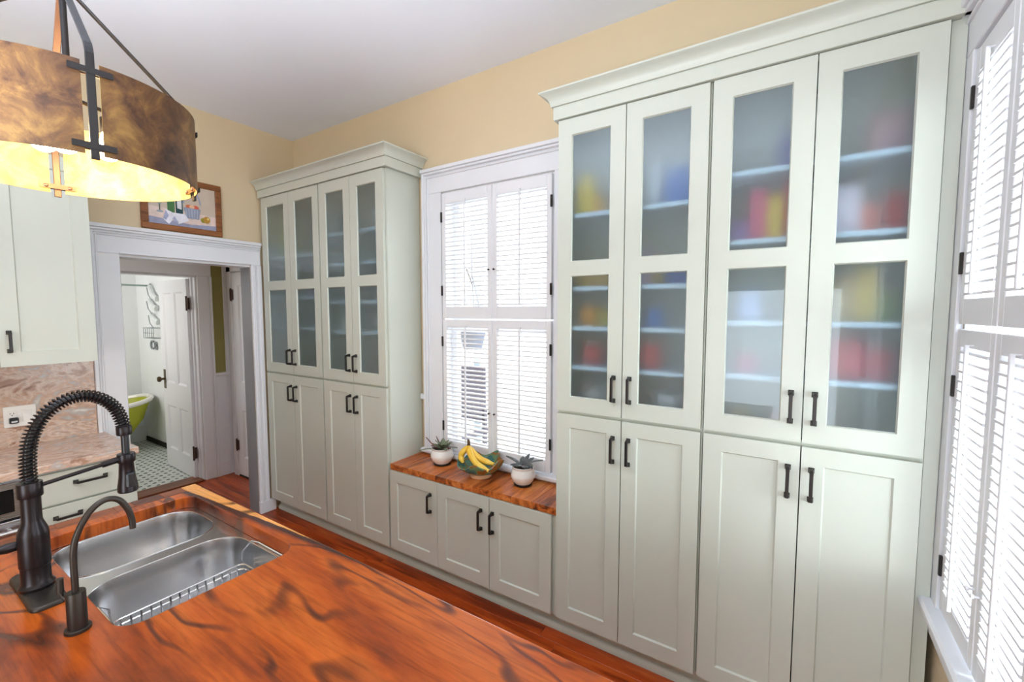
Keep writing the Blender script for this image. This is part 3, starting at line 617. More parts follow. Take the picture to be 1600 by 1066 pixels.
def panel_door(fr, u0, u1, z0, z1, parent, zp=(0.188, 1.093), sl=0.067, sr=0.067, name='door'):
    mb = MB(); T = 0.02
    mb.box(u0, u0 + sl, 0, T, z0, z1, fr); mb.box(u1 - sr, u1, 0, T, z0, z1, fr); mb.box(u0 + sl, u1 - sr, 0, T, z0, zp[0], fr); mb.box(u0 + sl, u1 - sr, 0, T, zp[1], z1, fr)
    chamfer(mb, fr, u0 + sl, u1 - sr, zp[0], zp[1], 0.005, 0.008)
    d = mb.build(name, M['sage'], parent)
    MB().box(u0 + sl - 0.004, u1 - sr + 0.004, 0.0078, 0.013, zp[0] - 0.004, zp[1] + 0.004, fr).build('door_panel', M['sage'], d)
    return d
def tall_unit(x0, x1, d, shelves, label, group=None):
    """pantry unit: glass doors above, panel doors below; d = door x bounds"""
    t = thing('pantry_cabinet', ((x0 + x1) / 2, 0.15, 0.0), label, 'cabinet')
    y0, y1, th_ = 0.0215, 0.303, 0.018
    mb = MB(); mb.box(x0, x0 + th_, y0, y1, 0.112, 2.535); mb.box(x1 - th_, x1, y0, y1, 0.112, 2.535)
    mb.box(x0 + th_, x1 - th_, y1 - 0.008, y1, 0.112, 2.535); mb.box(x0 + th_, x1 - th_, y0, y1 - 0.008, 2.515, 2.535); mb.box(x0 + th_, x1 - th_, y0, y1 - 0.008, 0.112, 0.13); mb.box(x0 + th_, x1 - th_, y0, y1 - 0.008, 1.152, 1.177)
    mb.build('carcass', [M['sage'], M['sage_in']], t)
    for z in shelves: MB().box(x0 + th_ + 0.001, x1 - th_ - 0.001, 0.035, y1 - 0.009, z - 0.019, z).build('shelf', M['sage_in'], t, 0.001)
    (a0, a1), (b0, b1) = d
    for (u0, u1, s) in ((a0, a1, 1), (b0, b1, -1)):
        gd = glass_door(NORTH, u0, u1, t); hx = (u1 - 0.036) if s > 0 else (u0 + 0.032)
        pull(NORTH, hx, 1.238, 1.362, gd)
        pd = panel_door(NORTH, u0, u1, 0.1165, 1.157, t); pull(NORTH, hx, 0.958, 1.086, pd)
    return t
SH_A = (1.39, 1.577, 1.765, 2.105); SH_B = (1.403, 1.612, 1.925, 2.185); SH_L1 = (1.53, 1.76, 2.07); SH_L2 = (1.515, 1.72, 1.98, 2.19)
tall_unit(-2.86, -2.0885, ((-2.833, -2.457), (-2.454, -2.095)), SH_L1, 'far left half of the tall sage pantry cabinet beside the doorway')
tall_unit(-2.0865, -1.416, ((-2.080, -1.750), (-1.747, -1.430)), SH_L2, 'tall sage pantry unit standing just left of the shuttered window')
tall_unit(-0.222, 0.437, ((-0.220, 0.100), (0.104, 0.431)), SH_A, 'tall sage pantry unit just right of the bench, with yellow items behind glass')
tall_unit(0.439, 1.108, ((0.4445, 0.772), (0.776, 1.103)), SH_B, 'largest looking sage pantry unit at the right, next to the side window')
# filler strip at the right end
o = MB().box(1.1095, 1.146, 0.024, 0.06, 0.0, 2.535).build('filler_strip', M['sage']); tag(o, 'narrow sage filler strip between the rightmost cabinet and window casing', 'filler')
# frieze and crown along the tops
PROF_C = [(-0.02, 2.594), (0.008, 2.594), (0.010, 2.601), (0.013, 2.612), (0.019, 2.624), (0.028, 2.633), (0.039, 2.640), (0.049, 2.644), (0.052, 2.646), (0.052, 2.653), (-0.02, 2.653)]
PROF_F = [(-0.02, 2.535), (0.0, 2.535), (0.0, 2.5935), (-0.02, 2.5935)]
def sweep(mb, pts, normals, prof):
    rings = []
    for i, p in enumerate(pts):
        ns = ([normals[i - 1]] if i > 0 else []) + ([normals[i]] if i < len(normals) else [])
        n = (ns[0][0] + ns[1][0], ns[0][1] + ns[1][1]) if len(ns) == 2 else ns[0]
        rings.append([(p[0] + n[0] * o, p[1] + n[1] * o, z) for o, z in prof])
    mb.loops(rings, True, True, True); return mb
cl = thing('crown_molding', (-2.1, 0, 2.53), 'sage crown molding capping the tall cabinet left of the window', 'molding')
pl, nl = [(-2.862, -0.012), (-1.388, -0.012), (-1.388, 0.306)], [(0, -1), (1, 0)]
sweep(MB(), pl, nl, PROF_F).build('frieze_board', M['sage'], cl, 0.001); sweep(MB(), pl, nl, PROF_C).build('crown', M['sage'], cl, smooth=True, angle=30)
MB().box(-2.862, -1.41, 0.01, 0.306, 2.537, 2.552).build('top_board', M['sage'], cl)
cr = thing('crown_molding', (0.5, 0, 2.53), 'long sage crown molding capping the two tall cabinets on the right', 'molding')
pr_, nr = [(-0.243, 0.306), (-0.243, -0.012), (1.160, -0.012)], [(-1, 0), (0, -1)]
sweep(MB(), pr_, nr, PROF_F).build('frieze_board', M['sage'], cr, 0.001); sweep(MB(), pr_, nr, PROF_C).build('crown', M['sage'], cr, smooth=True, angle=30)
MB().box(-0.22, 1.160, 0.01, 0.306, 2.537, 2.552).build('top_board', M['sage'], cr)
# toe kick with its shoe moulding, one run under all the cabinets
tk = thing('toe_kick', (-0.9, 0.07, 0), 'grey-green recessed toe kick running under all the pantry cabinets', 'toe kick')
MB().box(-2.845, 1.109, 0.078, 0.096, 0, 0.111).build('kick_board', M['sage'], tk)
MB().prism([(0.078, 0.0), (0.0585, 0.0), (0.0585, 0.016), (0.063, 0.026), (0.070, 0.033), (0.078, 0.036)], 'x', -2.842, 1.109).build('shoe_molding', M['sage'], tk, smooth=True)
# bench
bc = thing('bench_cabinet', (-0.83, 0.15, 0.0), 'low sage bench cabinet with three panel doors under the window', 'cabinet')
mb = MB(); bx0, bx1 = -1.4145, -0.2245
mb.box(bx0, bx0 + 0.018, 0.0215, 0.303, 0.112, 0.6345); mb.box(bx1 - 0.018, bx1, 0.0215, 0.303, 0.112, 0.6345); mb.box(bx0 + 0.018, bx1 - 0.018, 0.295, 0.303, 0.112, 0.6345); mb.box(bx0 + 0.018, bx1 - 0.018, 0.0215, 0.295, 0.112, 0.13); mb.box(bx0 + 0.018, bx1 - 0.018, 0.0215, 0.06, 0.605, 0.6345); mb.box(-1.016, -0.998, 0.0215, 0.295, 0.13, 0.605); mb.box(-0.262, -0.24, 0.022, 0.05, 0.13, 0.6345)
mb.build('carcass', M['sage'], bc)
for (u0, u1, s) in ((-1.4125, -1.0085, 1), (-1.0055, -0.6305, 1), (-0.6265, -0.250, -1)):
    d = panel_door(NORTH, u0, u1, 0.1165, 0.632, bc, zp=(0.188, 0.563), sl=0.064, sr=0.064); pull(NORTH, (u1 - 0.052) if s > 0 else (u0 + 0.022), 0.438, 0.562, d)
bt = thing('walnut_worktop', (-0.83, 0.15, 0.6355), 'thick walnut bench top under the shuttered window holding pots and bowl', 'worktop')
xs = [-1.4155, -1.30, -1.16, -1.03, -0.90, -0.75, -0.62, -0.49, -0.36, -0.2245]
for a, b in zip(xs[:-1], xs[1:]): MB().box(a + 0.0003, b - 0.0003, 0.008, 0.304, 0.6355, 0.672).build('plank', M['bench'], bt, 0.0012)

# ------------------------------------------------------------------ things behind the frosted glass
def food(kind, x, z, w, h, col, label, y=0.15, dpt=0.07):
    m = flat('item_%d_%d_%d' % col, *col)
    t = thing({'box': 'food_box', 'jar': 'food_jar', 'bag': 'snack_bag', 'bowl': 'stacked_bowl', 'can': 'canister'}[kind], (x, y, z), label, {'box': 'box', 'jar': 'jar', 'bag': 'bag', 'bowl': 'bowl', 'can': 'canister'}[kind], 'goods blurred behind frosted glass')
    z += 0.0005
    if kind == 'box':
        MB().box(x - w / 2, x + w / 2, y - dpt / 2, y + dpt / 2, z, z + h).build('carton', m, t, 0.002)
        MB().box(x - w / 2, x + w / 2, y - dpt / 2 + 0.004, y - dpt / 2 + 0.02, z + h, z + h + 0.002).build('flap', m, t)
    elif kind == 'bag':
        rings = []
        for s, ww, dd in ((0, 0.9, 0.8), (0.15, 1.0, 1.0), (0.5, 0.98, 0.9), (0.8, 0.9, 0.5), (0.93, 0.95, 0.1), (1.0, 1.0, 0.06)):
            rings.append([(x + w / 2 * ww * math.copysign(abs(cos(a)) ** .6, cos(a)), y + dpt / 2 * dd * math.copysign(abs(sin(a)) ** .6, sin(a)), z + h * s) for a in [2 * pi * k / 16 for k in range(16)]])
        MB().loops(rings, True, True, True).build('pouch', m, t, smooth=True)
    elif kind == 'bowl':
        MB().lathe([(w * .22, 0), (w * .24, .01), (w * .42, h * .6), (w * .5, h), (w * .48, h), (w * .4, h * .6), (w * .2, .015)], (x, y, z), 20).build('bowl_body', m, t, smooth=True)
    else:
        MB().lathe([(w * .46, 0), (w * .5, .006), (w * .5, h * .78), (w * .4, h * .86)], (x, y, z), 18).build('body', m, t, smooth=True)
        MB().lathe([(w * .43, h * .86), (w * .43, h), (w * .4, h + .002)], (x, y, z), 18).build('lid', flat('lid_grey', 170, 165, 150), t, smooth=True)
TOP = 1.177
A = 'in cabinet beside bench'; B = 'in rightmost cabinet'; Lc = 'in left cabinet'
items = [
 ('box', -0.135, 2.105, .075, .19, (236, 204, 30), 'tall yellow box on the highest shelf, leftmost, ' + A), ('bag', -0.075, 2.105, .06, .10, (232, 170, 60), 'low orange bag beside the tall yellow box ' + A),
 ('box', -0.06, 1.765, .13, .10, (228, 190, 120), 'tan box under the highest shelf, left door, ' + A), ('bag', -0.15, 1.765, .05, .12, (228, 196, 90), 'pale yellow bag at the left edge of the upper pane ' + A),
 ('jar', -0.12, 1.577, .08, .11, (232, 160, 70), 'orange jar on the second shelf, left door, ' + A), ('jar', -0.04, 1.577, .06, .09, (196, 186, 90), 'olive jar beside the orange jar ' + A),
 ('can', -0.10, 1.39, .09, .11, (206, 84, 84), 'red canister on the lower shelf, left door, ' + A), ('bowl', -0.07, TOP, .16, .09, (236, 236, 232), 'white bowl on the cabinet floor, left door, ' + A),
 ('bag', 0.295, 2.105, .12, .17, (70, 120, 190), 'blue and white bag on the highest shelf, right door, ' + A), ('bag', 0.19, 2.105, .06, .19, (232, 234, 240), 'white pouch beside the blue bag on the highest shelf ' + A),
 ('box', 0.175, 1.765, .05, .15, (206, 178, 216), 'lilac box above the second shelf, right door, ' + A), ('box', 0.215, 1.765, .03, .13, (232, 206, 70), 'thin yellow box beside the lilac box ' + A),
 ('box', 0.30, 1.765, .10, .07, (60, 110, 190), 'blue box right of the thin yellow box ' + A), ('jar', 0.20, 1.577, .07, .10, (100, 150, 220), 'blue jar on the second shelf, right door, ' + A),
 ('can', 0.185, 1.39, .10, .13, (216, 96, 96), 'red canister on the lower shelf, right door, ' + A), ('bowl', 0.28, TOP, .17, .10, (226, 230, 230), 'pale bowl on the cabinet floor, right door, ' + A),
 ('bag', 0.69, 2.185, .06, .15, (70, 64, 140), 'dark violet bag high at the edge of the left door ' + B), ('box', 0.602, 1.925, .055, .20, (226, 96, 130), 'tall pink box under the highest shelf ' + B),
 ('box', 0.658, 1.925, .045, .17, (240, 210, 80), 'yellow box right of the tall pink box ' + B), ('box', 0.6985, 1.925, .028, .22, (206, 70, 90), 'thin crimson box right of the yellow box ' + B), ('bag', 0.535, 1.925, .07, .09, (170, 140, 200), 'small lilac bag left of the tall pink box ' + B),
 ('bag', 0.58, 1.612, .09, .12, (190, 206, 244), 'pale blue bag on the middle shelf, left door, ' + B), ('jar', 0.575, 1.403, .08, .08, (226, 120, 150), 'pink jar on the lower shelf, left door, ' + B),
 ('jar', 0.56, TOP, .07, .08, (238, 206, 120), 'yellow jar on the cabinet floor, left door, ' + B), ('jar', 0.63, TOP, .06, .06, (110, 170, 120), 'green jar on the cabinet floor, left door, ' + B), ('jar', 0.68, TOP, .05, .07, (220, 120, 110), 'salmon jar on the cabinet floor, left door, ' + B),
 ('bag', 0.99, 2.185, .12, .16, (190, 150, 156), 'dusty pink bag on the highest shelf, right door, ' + B), ('box', 0.875, 1.925, .09, .17, (240, 226, 236), 'white box with pink cast under the highest shelf, right door, ' + B),
 ('box', 0.945, 1.925, .045, .10, (232, 130, 110), 'coral box right of the white box ' + B), ('bag', 1.02, 1.925, .06, .14, (210, 60, 66), 'red bag at the right end under the highest shelf ' + B),
 ('bag', 0.885, 1.612, .10, .16, (216, 190, 150), 'tan bag on the middle shelf, right door, ' + B), ('box', 0.95, 1.612, .05, .19, (240, 206, 110), 'yellow box right of the tan bag ' + B), ('jar', 1.01, 1.612, .07, .12, (140, 160, 110), 'green jar at the right end of the middle shelf ' + B),
 ('bag', 0.90, 1.403, .12, .14, (230, 110, 120), 'rosy bag on the lower shelf, right door, ' + B), ('can', 1.0, 1.403, .08, .13, (206, 90, 100), 'crimson canister right of the rosy bag ' + B),
 ('bag', -2.66, 2.07, .14, .30, (190, 206, 50), 'lime green bag on the highest shelf, far left door, ' + Lc), ('box', -2.70, 1.76, .12, .11, (70, 150, 140), 'teal box under the highest shelf, far left door, ' + Lc), ('box', -2.59, 1.76, .06, .10, (214, 206, 170), 'cream box right of the teal box ' + Lc),
 ('box', -2.28, 1.76, .12, .09, (150, 120, 170), 'violet box in the second door from the left ' + Lc), ('can', -2.36, 1.76, .07, .09, (216, 216, 206), 'white canister left of the violet box ' + Lc), ('box', -1.90, 1.72, .14, .10, (224, 220, 206), 'cream box in the third door from the left ' + Lc),
 ('can', -1.93, 1.515, .12, .12, (222, 220, 208), 'white canister on the lower shelf, third door, ' + Lc), ('bowl', -1.57, 2.19, .16, .12, (226, 222, 226), 'white bowl on the highest shelf of the fourth door ' + Lc), ('can', -1.60, 1.515, .12, .14, (218, 212, 206), 'pale canister on the lower shelf, fourth door, ' + Lc), ('bowl', -1.58, 1.72, .16, .09, (196, 190, 186), 'grey bowl on the middle shelf of the fourth door ' + Lc),
]
for it in items: food(*it)

# ------------------------------------------------------------------ west side: wall cabinets, base units, granite
FU = WEST(-2.50)
def wall_cab(y0, y1, label, hinge_right):
    t = thing('wall_cabinet', (-2.7, (y0 + y1) / 2, 1.376), label, 'cabinet')
    mb = MB(); mb.box(-2.878, -2.522, y0, y1, 1.378, 2.45); mb.build('carcass', M['sage'], t, 0.001)
    d = panel_door(FU, y0 + 0.002, y1 - 0.002, 1.376, 2.45, t, zp=(1.446, 2.38), sl=0.07, sr=0.068)
    pull(FU, y0 + 0.036 if hinge_right else y1 - 0.036, 1.444, 1.555, d)
wall_cab(-1.455, -1.096, 'sage wall cabinet nearest the doorway, with one dark pull', True)
wall_cab(-1.83, -1.459, 'sage wall cabinet left of the one beside the doorway, at the photo edge', False)
o = MB().box(-2.8785, -2.8615, -2.6, -1.032, 0.9005, 1.3755).build('granite_backsplash', M['granite_b']); tag(o, 'veined brown granite backsplash behind the counter, left of the doorway', 'backsplash')
mb = MB(); mb.box(-2.8785, -2.30, -2.6, -1.000, 0.862, 0.9); o = mb.build('granite_countertop', M['granite_c'], None, 0.004); tag(o, 'brown veined granite countertop left of the doorway', 'countertop')
FD = WEST(-2.33)
dc = thing('drawer_cabinet', (-2.6, -1.205, 0), 'sage drawer base cabinet under the granite, nearest the doorway', 'cabinet')
mb = MB(); mb.box(-2.878, -2.352, -1.405, -1.006, 0.10, 0.861); mb.box(-2.878, -2.40, -1.405, -1.006, 0, 0.10); mb.build('carcass', M['sage'], dc, 0.001)
for (za, zb) in ((0.685, 0.845), (0.40, 0.675), (0.115, 0.39)):
    d = MB().box(-1.398, -1.010, 0, 0.02, za, zb, FD).build('drawer_front', M['sage'], dc, 0.002)
    zc = 0.778 if za > 0.6 else zb - 0.058
    pull(FD, zc, -1.265, -1.13, d, True) if za > 0.6 else pull(FD, zc, -1.345, -1.235, d, True)
ov = thing('built_in_oven', (-2.6, -1.8, 0), 'stainless built-in oven under the granite at the left photo edge', 'oven')
MB().box(-2.878, -2.352, -2.2, -1.4065, 0.0, 0.861).build('body', M['appliance'], ov, 0.002)
MB().box(-2.2, -1.412, -0.004, 0.02, 0.676, 0.846, FD).build('control_panel', M['appliance'], ov, 0.003)
MB().box(-1.80, -1.468, -0.006, -0.0035, 0.706, 0.815, FD).build('display', M['blackglass'], ov, 0.001)
MB().box(-2.2, -1.412, 0.0, 0.02, 0.10, 0.662, FD).build('oven_door', M['appliance'], ov, 0.003)
MB().box(-2.1, -1.47, -0.003, 0.001, 0.2, 0.565, FD).build('oven_window', M['blackglass'], ov, 0.001)
MB().box(-2.2, -1.41, 0.004, 0.02, 0.663, 0.675, FD).build('vent_slot', M['black'], ov)
mb = MB(); mb.tube([FD(-2.14, -0.045, 0.622), FD(-1.44, -0.045, 0.622)], 0.013, 12)
for u in (-2.1, -1.49): mb.tube([FD(u, 0.0, 0.622), FD(u, -0.045, 0.622)], 0.008, 8)
mb.build('handle', M['appliance'], ov, smooth=True)
ot = thing('wall_outlet', (-2.862, -1.348, 1.07), 'white double gang outlet and switch plate on the granite backsplash', 'outlet')
FO = WEST(-2.862)
MB().box(-1.410, -1.286, -0.006, 0, 1.012, 1.127, FO).build('cover_plate', M['plate'], ot, 0.002)
MB().box(-1.394, -1.36, -0.0075, -0.0055, 1.036, 1.103, FO).build('receptacle', M['plate'], ot, 0.0008)
MB().box(-1.340, -1.304, -0.0078, -0.0055, 1.036, 1.103, FO).build('rocker_switch', M['plate'], ot, 0.0008)
for (u, z, w, h) in ((-1.385, 1.088, .0025, .008), (-1.372, 1.088, .0025, .009), (-1.3785, 1.078, .005, .005)): MB().box(u - w / 2, u + w / 2, -0.0082, -0.0074, z - h / 2, z + h / 2, FO).build('slot', M['slot'], ot)
pg = thing('plug_adapter', (-2.87, -1.376, 1.05), 'small black plug-in adapter with a silver band on the wall outlet', 'adapter')
MB().box(-1.392, -1.357, -0.030, -0.0083, 1.034, 1.066, FO).build('body', M['black'], pg, 0.004)
MB().box(-1.386, -1.363, -0.032, -0.0295, 1.040, 1.050, FO).build('silver_band', M['appliance'], pg, 0.001)
# framed still life above the doorway
pc = thing('framed_painting', (XW, -0.513, 2.195), 'brown wood framed still life painting leaning above the doorway casing', 'painting')
FP = WEST(XW + 0.022)
y0, y1, z0, z1, q = -0.755, -0.272, 2.196, 2.566, 0.040
for nm, a in (('frame_rail', (y0, y1, z0, z0 + q)), ('frame_rail', (y0, y1, z1 - q, z1)), ('frame_stile', (y0, y0 + q, z0 + q, z1 - q)), ('frame_stile', (y1 - q, y1, z0 + q, z1 - q))):
    MB().box(a[0], a[1], 0, 0.021, a[2], a[3], FP).build(nm, M['frame'], pc, 0.004)
cvs = MB().box(y0 + q - .002, y1 - q + .002, 0.012, 0.02, z0 + q - .002, z1 - q + .002, FP).build('canvas', M['canvas'], pc)
LAYER = [0.0117]
def paint(pts, col):
    LAYER[0] -= 0.0002; mb = MB(); ya, yb, za, zb = y0 + q, y1 - q, z0 + q, z1 - q
    mb.add([FP(ya + u * (yb - ya), LAYER[0], za + v * (zb - za)) for u, v in pts], [tuple(range(len(pts)))])
    return mb.build('painted_shape', flat('paint_%d_%d_%d' % col, *col, rough=0.7, var=0.12), cvs)
def ell(cx, cy, rx, ry, n=18, a0=0, a1=2 * pi): return [(cx + rx * cos(a0 + (a1 - a0) * k / n), cy + ry * sin(a0 + (a1 - a0) * k / n)) for k in range(n + (0 if a1 - a0 > 6.2 else 1))]
paint([(0, 0), (1, 0), (1, .34), (0, .40)], (222, 200, 190)); paint([(0, 0), (1, 0), (1, .12), (0.6, .08), (.45, .1), (0, .16)], (150, 152, 176))
paint(ell(.16, .60, .045, .16), (168, 172, 160)); paint(ell(.16, .62, .033, .12), (196, 186, 168)); paint([(.15, .30), (.17, .30), (.17, .46), (.15, .46)], (110, 116, 106)); paint(ell(.16, .29, .05, .025), (150, 160, 170))
for cx, c, h in ((.32, (72, 118, 70), .70), (.44, (38, 72, 76), .76)):
    paint([(cx - .052, .26), (cx + .052, .26), (cx + .052, h - .12), (cx + .018, h), (cx + .018, .93), (cx - .018, .93), (cx - .018, h), (cx - .052, h - .12)], c)
paint([(.41, .42), (.475, .40), (.475, .62), (.41, .64)], (226, 224, 226))
paint([p for p in ell(.63, .56, .14, .34, 20, 0, pi)] + [(.515, .56)] + list(reversed(ell(.63, .56, .115, .30, 20, 0, pi)))[:-1], (150, 156, 178))
paint(ell(.59, .50, .055, .05), (206, 110, 70)); paint(ell(.68, .50, .055, .05), (210, 92, 66)); paint(ell(.63, .505, .04, .045), (224, 176, 140))
paint([(.50, .47), (.76, .47), (.73, .22), (.54, .22)], (146, 152, 172))
for k in range(5): paint([(.53 + k * .045, .45), (.54 + k * .045, .45), (.548 + k * .04, .24), (.54 + k * .04, .24)], (186, 188, 200))
paint([(.24, .36), (.34, .30), (.52, .30), (.58, .16), (.42, .05), (.34, .14), (.28, .02), (.2, .12)], (226, 224, 232)); paint([(.24, .34), (.28, .22), (.24, .1), (.2, .14)], (160, 166, 196)); paint([(.36, .22), (.42, .08), (.40, .06), (.33, .15)], (168, 172, 200))
paint(ell(.80, .22, .045, .06), (150, 146, 40)); paint(ell(.85, .24, .055, .085), (190, 140, 50)); paint(ell(.87, .27, .018, .03), (236, 206, 120))
LAYER[0] -= 0.0002

# ------------------------------------------------------------------ island
YI, XI0, XI1, YI1, ZI, TI = -1.09, -1.312, 0.62, -1.98, 0.92, 0.044
def rrect(x0, x1, y0, y1, r, n=8):
    p = []
    for cx, cy, a in ((x1 - r, y1 - r, 0), (x0 + r, y1 - r, 90), (x0 + r, y0 + r, 180), (x1 - r, y0 + r, 270)):
        p += [(cx + r * cos(radians(a + 90 * k / n)), cy + r * sin(radians(a + 90 * k / n))) for k in range(n + 1)]
    return p
def plate_with_holes(name, mat, outer, holes, z0, z1, parent, bev=0.0, smooth=False):
    me = bpy.data.meshes.new(name); bm = bmesh.new(); ed = []
    for lp in [outer] + holes:
        vs = [bm.verts.new((x, y, z1)) for x, y in lp]
        ed += [bm.edges.new((vs[i], vs[(i + 1) % len(vs)])) for i in range(len(vs))]
    bmesh.ops.triangle_fill(bm, use_beauty=True, use_dissolve=False, edges=ed, normal=(0, 0, 1))
    r = bmesh.ops.extrude_face_region(bm, geom=list(bm.faces)); vs = [g for g in r['geom'] if isinstance(g, bmesh.types.BMVert)]
    bmesh.ops.translate(bm, verts=vs, vec=(0, 0, z0 - z1)); bmesh.ops.recalc_face_normals(bm, faces=bm.faces)
    if bev:
        e2 = [e for e in bm.edges if len(e.link_faces) == 2 and e.calc_face_angle(0) > radians(50) and abs(e.verts[0].co.z - z1) < 1e-5 and abs(e.verts[1].co.z - z1) < 1e-5]
        bmesh.ops.bevel(bm, geom=e2, offset=bev, segments=2, profile=0.5, affect='EDGES')
    o = ORG.get(parent.name, Vector()) if parent else Vector()
    for v in bm.verts: v.co -= o
    bm.to_mesh(me); bm.free(); me.materials.append(mat)
    ob = bpy.data.objects.new(name, me); COL.objects.link(ob); ob.parent = parent; ORG[ob.name] = o
    if smooth: me.polygons.foreach_set('use_smooth', [True] * len(me.polygons)); me.set_sharp_from_angle(angle=radians(35))
    return ob
it = thing('island_countertop', (0, 0, 0), 'glossy orange-brown walnut island countertop with pale sapwood edge and sink cutout', 'countertop')
HOLE = (-1.262, -0.530, -1.572, -1.148)
plate_with_holes('slab', M['island'], [(XI0, YI1), (XI1, YI1), (XI1, YI), (XI0, YI)], [rrect(*HOLE, 0.055)], ZI - TI, ZI, it, 0.004)
yy = [YI]
while yy[-1] > YI1 + 0.09: yy.append(yy[-1] - random.uniform(0.05, 0.11))
yy[-1] = YI1
MB().box(-1.3755, -1.3125, YI - 0.052, YI, ZI - TI, ZI).build('sapwood_block', wood('sapwood', [(0.3, srgb(226, 150, 74)), (0.7, srgb(240, 176, 104))], 'x', 6, 2, 0.3), it, 0.002)
cur = YI - 0.0525
for b in yy[1:]:
    if b > cur - 0.02: continue
    MB().box(-1.3755, -1.3125, b + 0.0004, cur, ZI - TI, ZI).build('end_block', M['block'], it, 0.0015); cur = b
ib = thing('island_cabinet', (-0.4, -1.53, 0), 'sage island base cabinet under the walnut countertop', 'cabinet')
mb = MB(); bx0, bx1, by0, by1 = -1.35, 0.58, -1.95, -1.115; zt = ZI - TI - 0.0008
mb.box(bx0, bx0 + 0.02, by0, by1, 0.1, zt); mb.box(bx1 - 0.02, bx1, by0, by1, 0.1, zt); mb.box(bx0 + .02, bx1 - .02, by1 - 0.02, by1, 0.1, zt); mb.box(bx0 + .02, bx1 - .02, by0, by0 + 0.02, 0.1, zt); mb.box(bx0 + .02, bx1 - .02, by0 + .02, by1 - .02, 0.1, 0.12)
mb.box(bx0 + 0.06, bx1 - 0.06, by0 + 0.06, by1 - 0.06, 0, 0.1)
mb.build('carcass', M['sage'], ib)
FI = lambda u, w, z: (-u, by1 + 0.0205 - w, z)
us = [-bx1 + 0.003 + k * (bx1 - bx0 - 0.006) / 4 for k in range(5)]
for a, b in zip(us[:-1], us[1:]):
    d = panel_door(FI, a + .002, b - .002, 0.115, zt - 0.01, ib, zp=(0.185, zt - 0.08)); pull(FI, b - 0.036, 0.68, 0.80, d)
# sink
sk = thing('kitchen_sink', (-0.9, -1.36, 0.70), 'brushed steel double bowl sink set under the walnut island', 'sink')
RZ = ZI - TI - 0.0012
B1 = (-1.258, -0.958, -1.568, -1.166); B2 = (-0.902, -0.532, -1.568, -1.166)
plate_with_holes('rim_flange', M['steel'], rrect(-1.30, -0.49, -1.60, -1.12, 0.03), [rrect(*B1, 0.10), rrect(*B2, 0.10)], RZ - 0.003, RZ, sk)
def bowl(b):
    x0, x1, y0, y1 = b; mb = MB(); rings = []
    for ins, dz, r in ((0.0, 0.0, 0.10), (0.001, -0.004, 0.0995), (0.0035, -0.05, 0.098), (0.007, -0.11, 0.096), (0.010, -0.155, 0.094), (0.016, -0.178, 0.09), (0.028, -0.193, 0.08), (0.05, -0.2005, 0.06), (0.10, -0.203, 0.04)):
        rings.append([(x, y, RZ + dz) for x, y in rrect(x0 + ins, x1 - ins, y0 + ins, y1 - ins, r)])
    mb.loops(rings, True, False, True)
    o = mb.build('bowl', M['steel'], sk, smooth=True, angle=50)
    bm = bmesh.new(); bm.from_mesh(o.data); bmesh.ops.reverse_faces(bm, faces=bm.faces); bm.to_mesh(o.data); bm.free()
    cx, cy = (x0 + x1) / 2, (y0 + y1) / 2
    MB().lathe([(0.045, 0.001), (0.045, 0.004), (0.038, 0.004), (0.032, -0.004), (0.0, -0.004)], (cx, cy, RZ - 0.2015), 20).build('drain', M['chrome'], sk, smooth=True)
bowl(B1); bowl(B2)
for b in (B1, B2): MB().tube([(x, y, RZ + 0.0005) for x, y in rrect(*b, 0.10)], 0.002, 6, closed=True).build('bowl_lip', M['steel'], sk, smooth=True)
MB().lathe([(0.007, 0), (0.006, 0.002), (0.0, 0.003)], (0, 0, 0), 10, lambda x, y, z: (-1.06 + x, -1.178 - z, RZ - 0.05 + y)).build('overflow_hole', M['dark'], sk)
rk = thing('sink_rack', (-0.68, -1.36, 0.68), 'chrome wire rack hooked inside the right-hand sink bowl', 'rack')
xa, xb, ya, yb, zr, zb_ = -0.790, -0.56, -1.525, -1.185, 0.806, 0.70
for z in (zr, zr - 0.016): MB().tube([(x, y, z) for x, y in rrect(xa, xb, ya, yb, 0.02, 4)], 0.0024, 6, closed=True).build('rim_wire', M['chrome'], rk, smooth=True)
for k in range(14):
    y = ya + 0.02 + k * (yb - ya - 0.04) / 13
    MB().tube([(xa, y, zr), (xa + 0.004, y, zr - 0.02), (xa + 0.006, y, zb_), (xb - 0.006, y, zb_), (xb - 0.004, y, zr - 0.02), (xb, y, zr)], 0.0024, 5).build('cross_wire', M['chrome'], rk)
for k in range(3):
    x = xa + 0.05 + k * (xb - xa - 0.1) / 2; MB().tube([(x, ya, zr), (x, ya + 0.004, zb_ + .004), (x, yb - 0.004, zb_ + .004), (x, yb, zr)], 0.0017, 5).build('cross_wire', M['chrome'], rk)
MB().tube([(xa + 0.004, yb - 0.004, zr), (xa + 0.004, yb - 0.002, zr + 0.045), (xa + 0.02, yb + 0.02, RZ + 0.004), (xa + 0.05, yb + 0.028, RZ + 0.004), (xb - 0.03, yb + 0.028, RZ + 0.004), (xb, yb + 0.02, RZ + 0.004), (xb, yb, zr)], 0.0026, 6).build('hook', M['chrome'], rk, smooth=True)
MB().tube([(xa + 0.01, ya, zr), (xa + 0.01, ya - 0.005, zr + 0.045), (xa + 0.03, ya - 0.03, RZ + 0.004), (xb - 0.03, ya - 0.03, RZ + 0.004), (xb, ya, zr)], 0.0026, 6).build('hook', M['chrome'], rk, smooth=True)

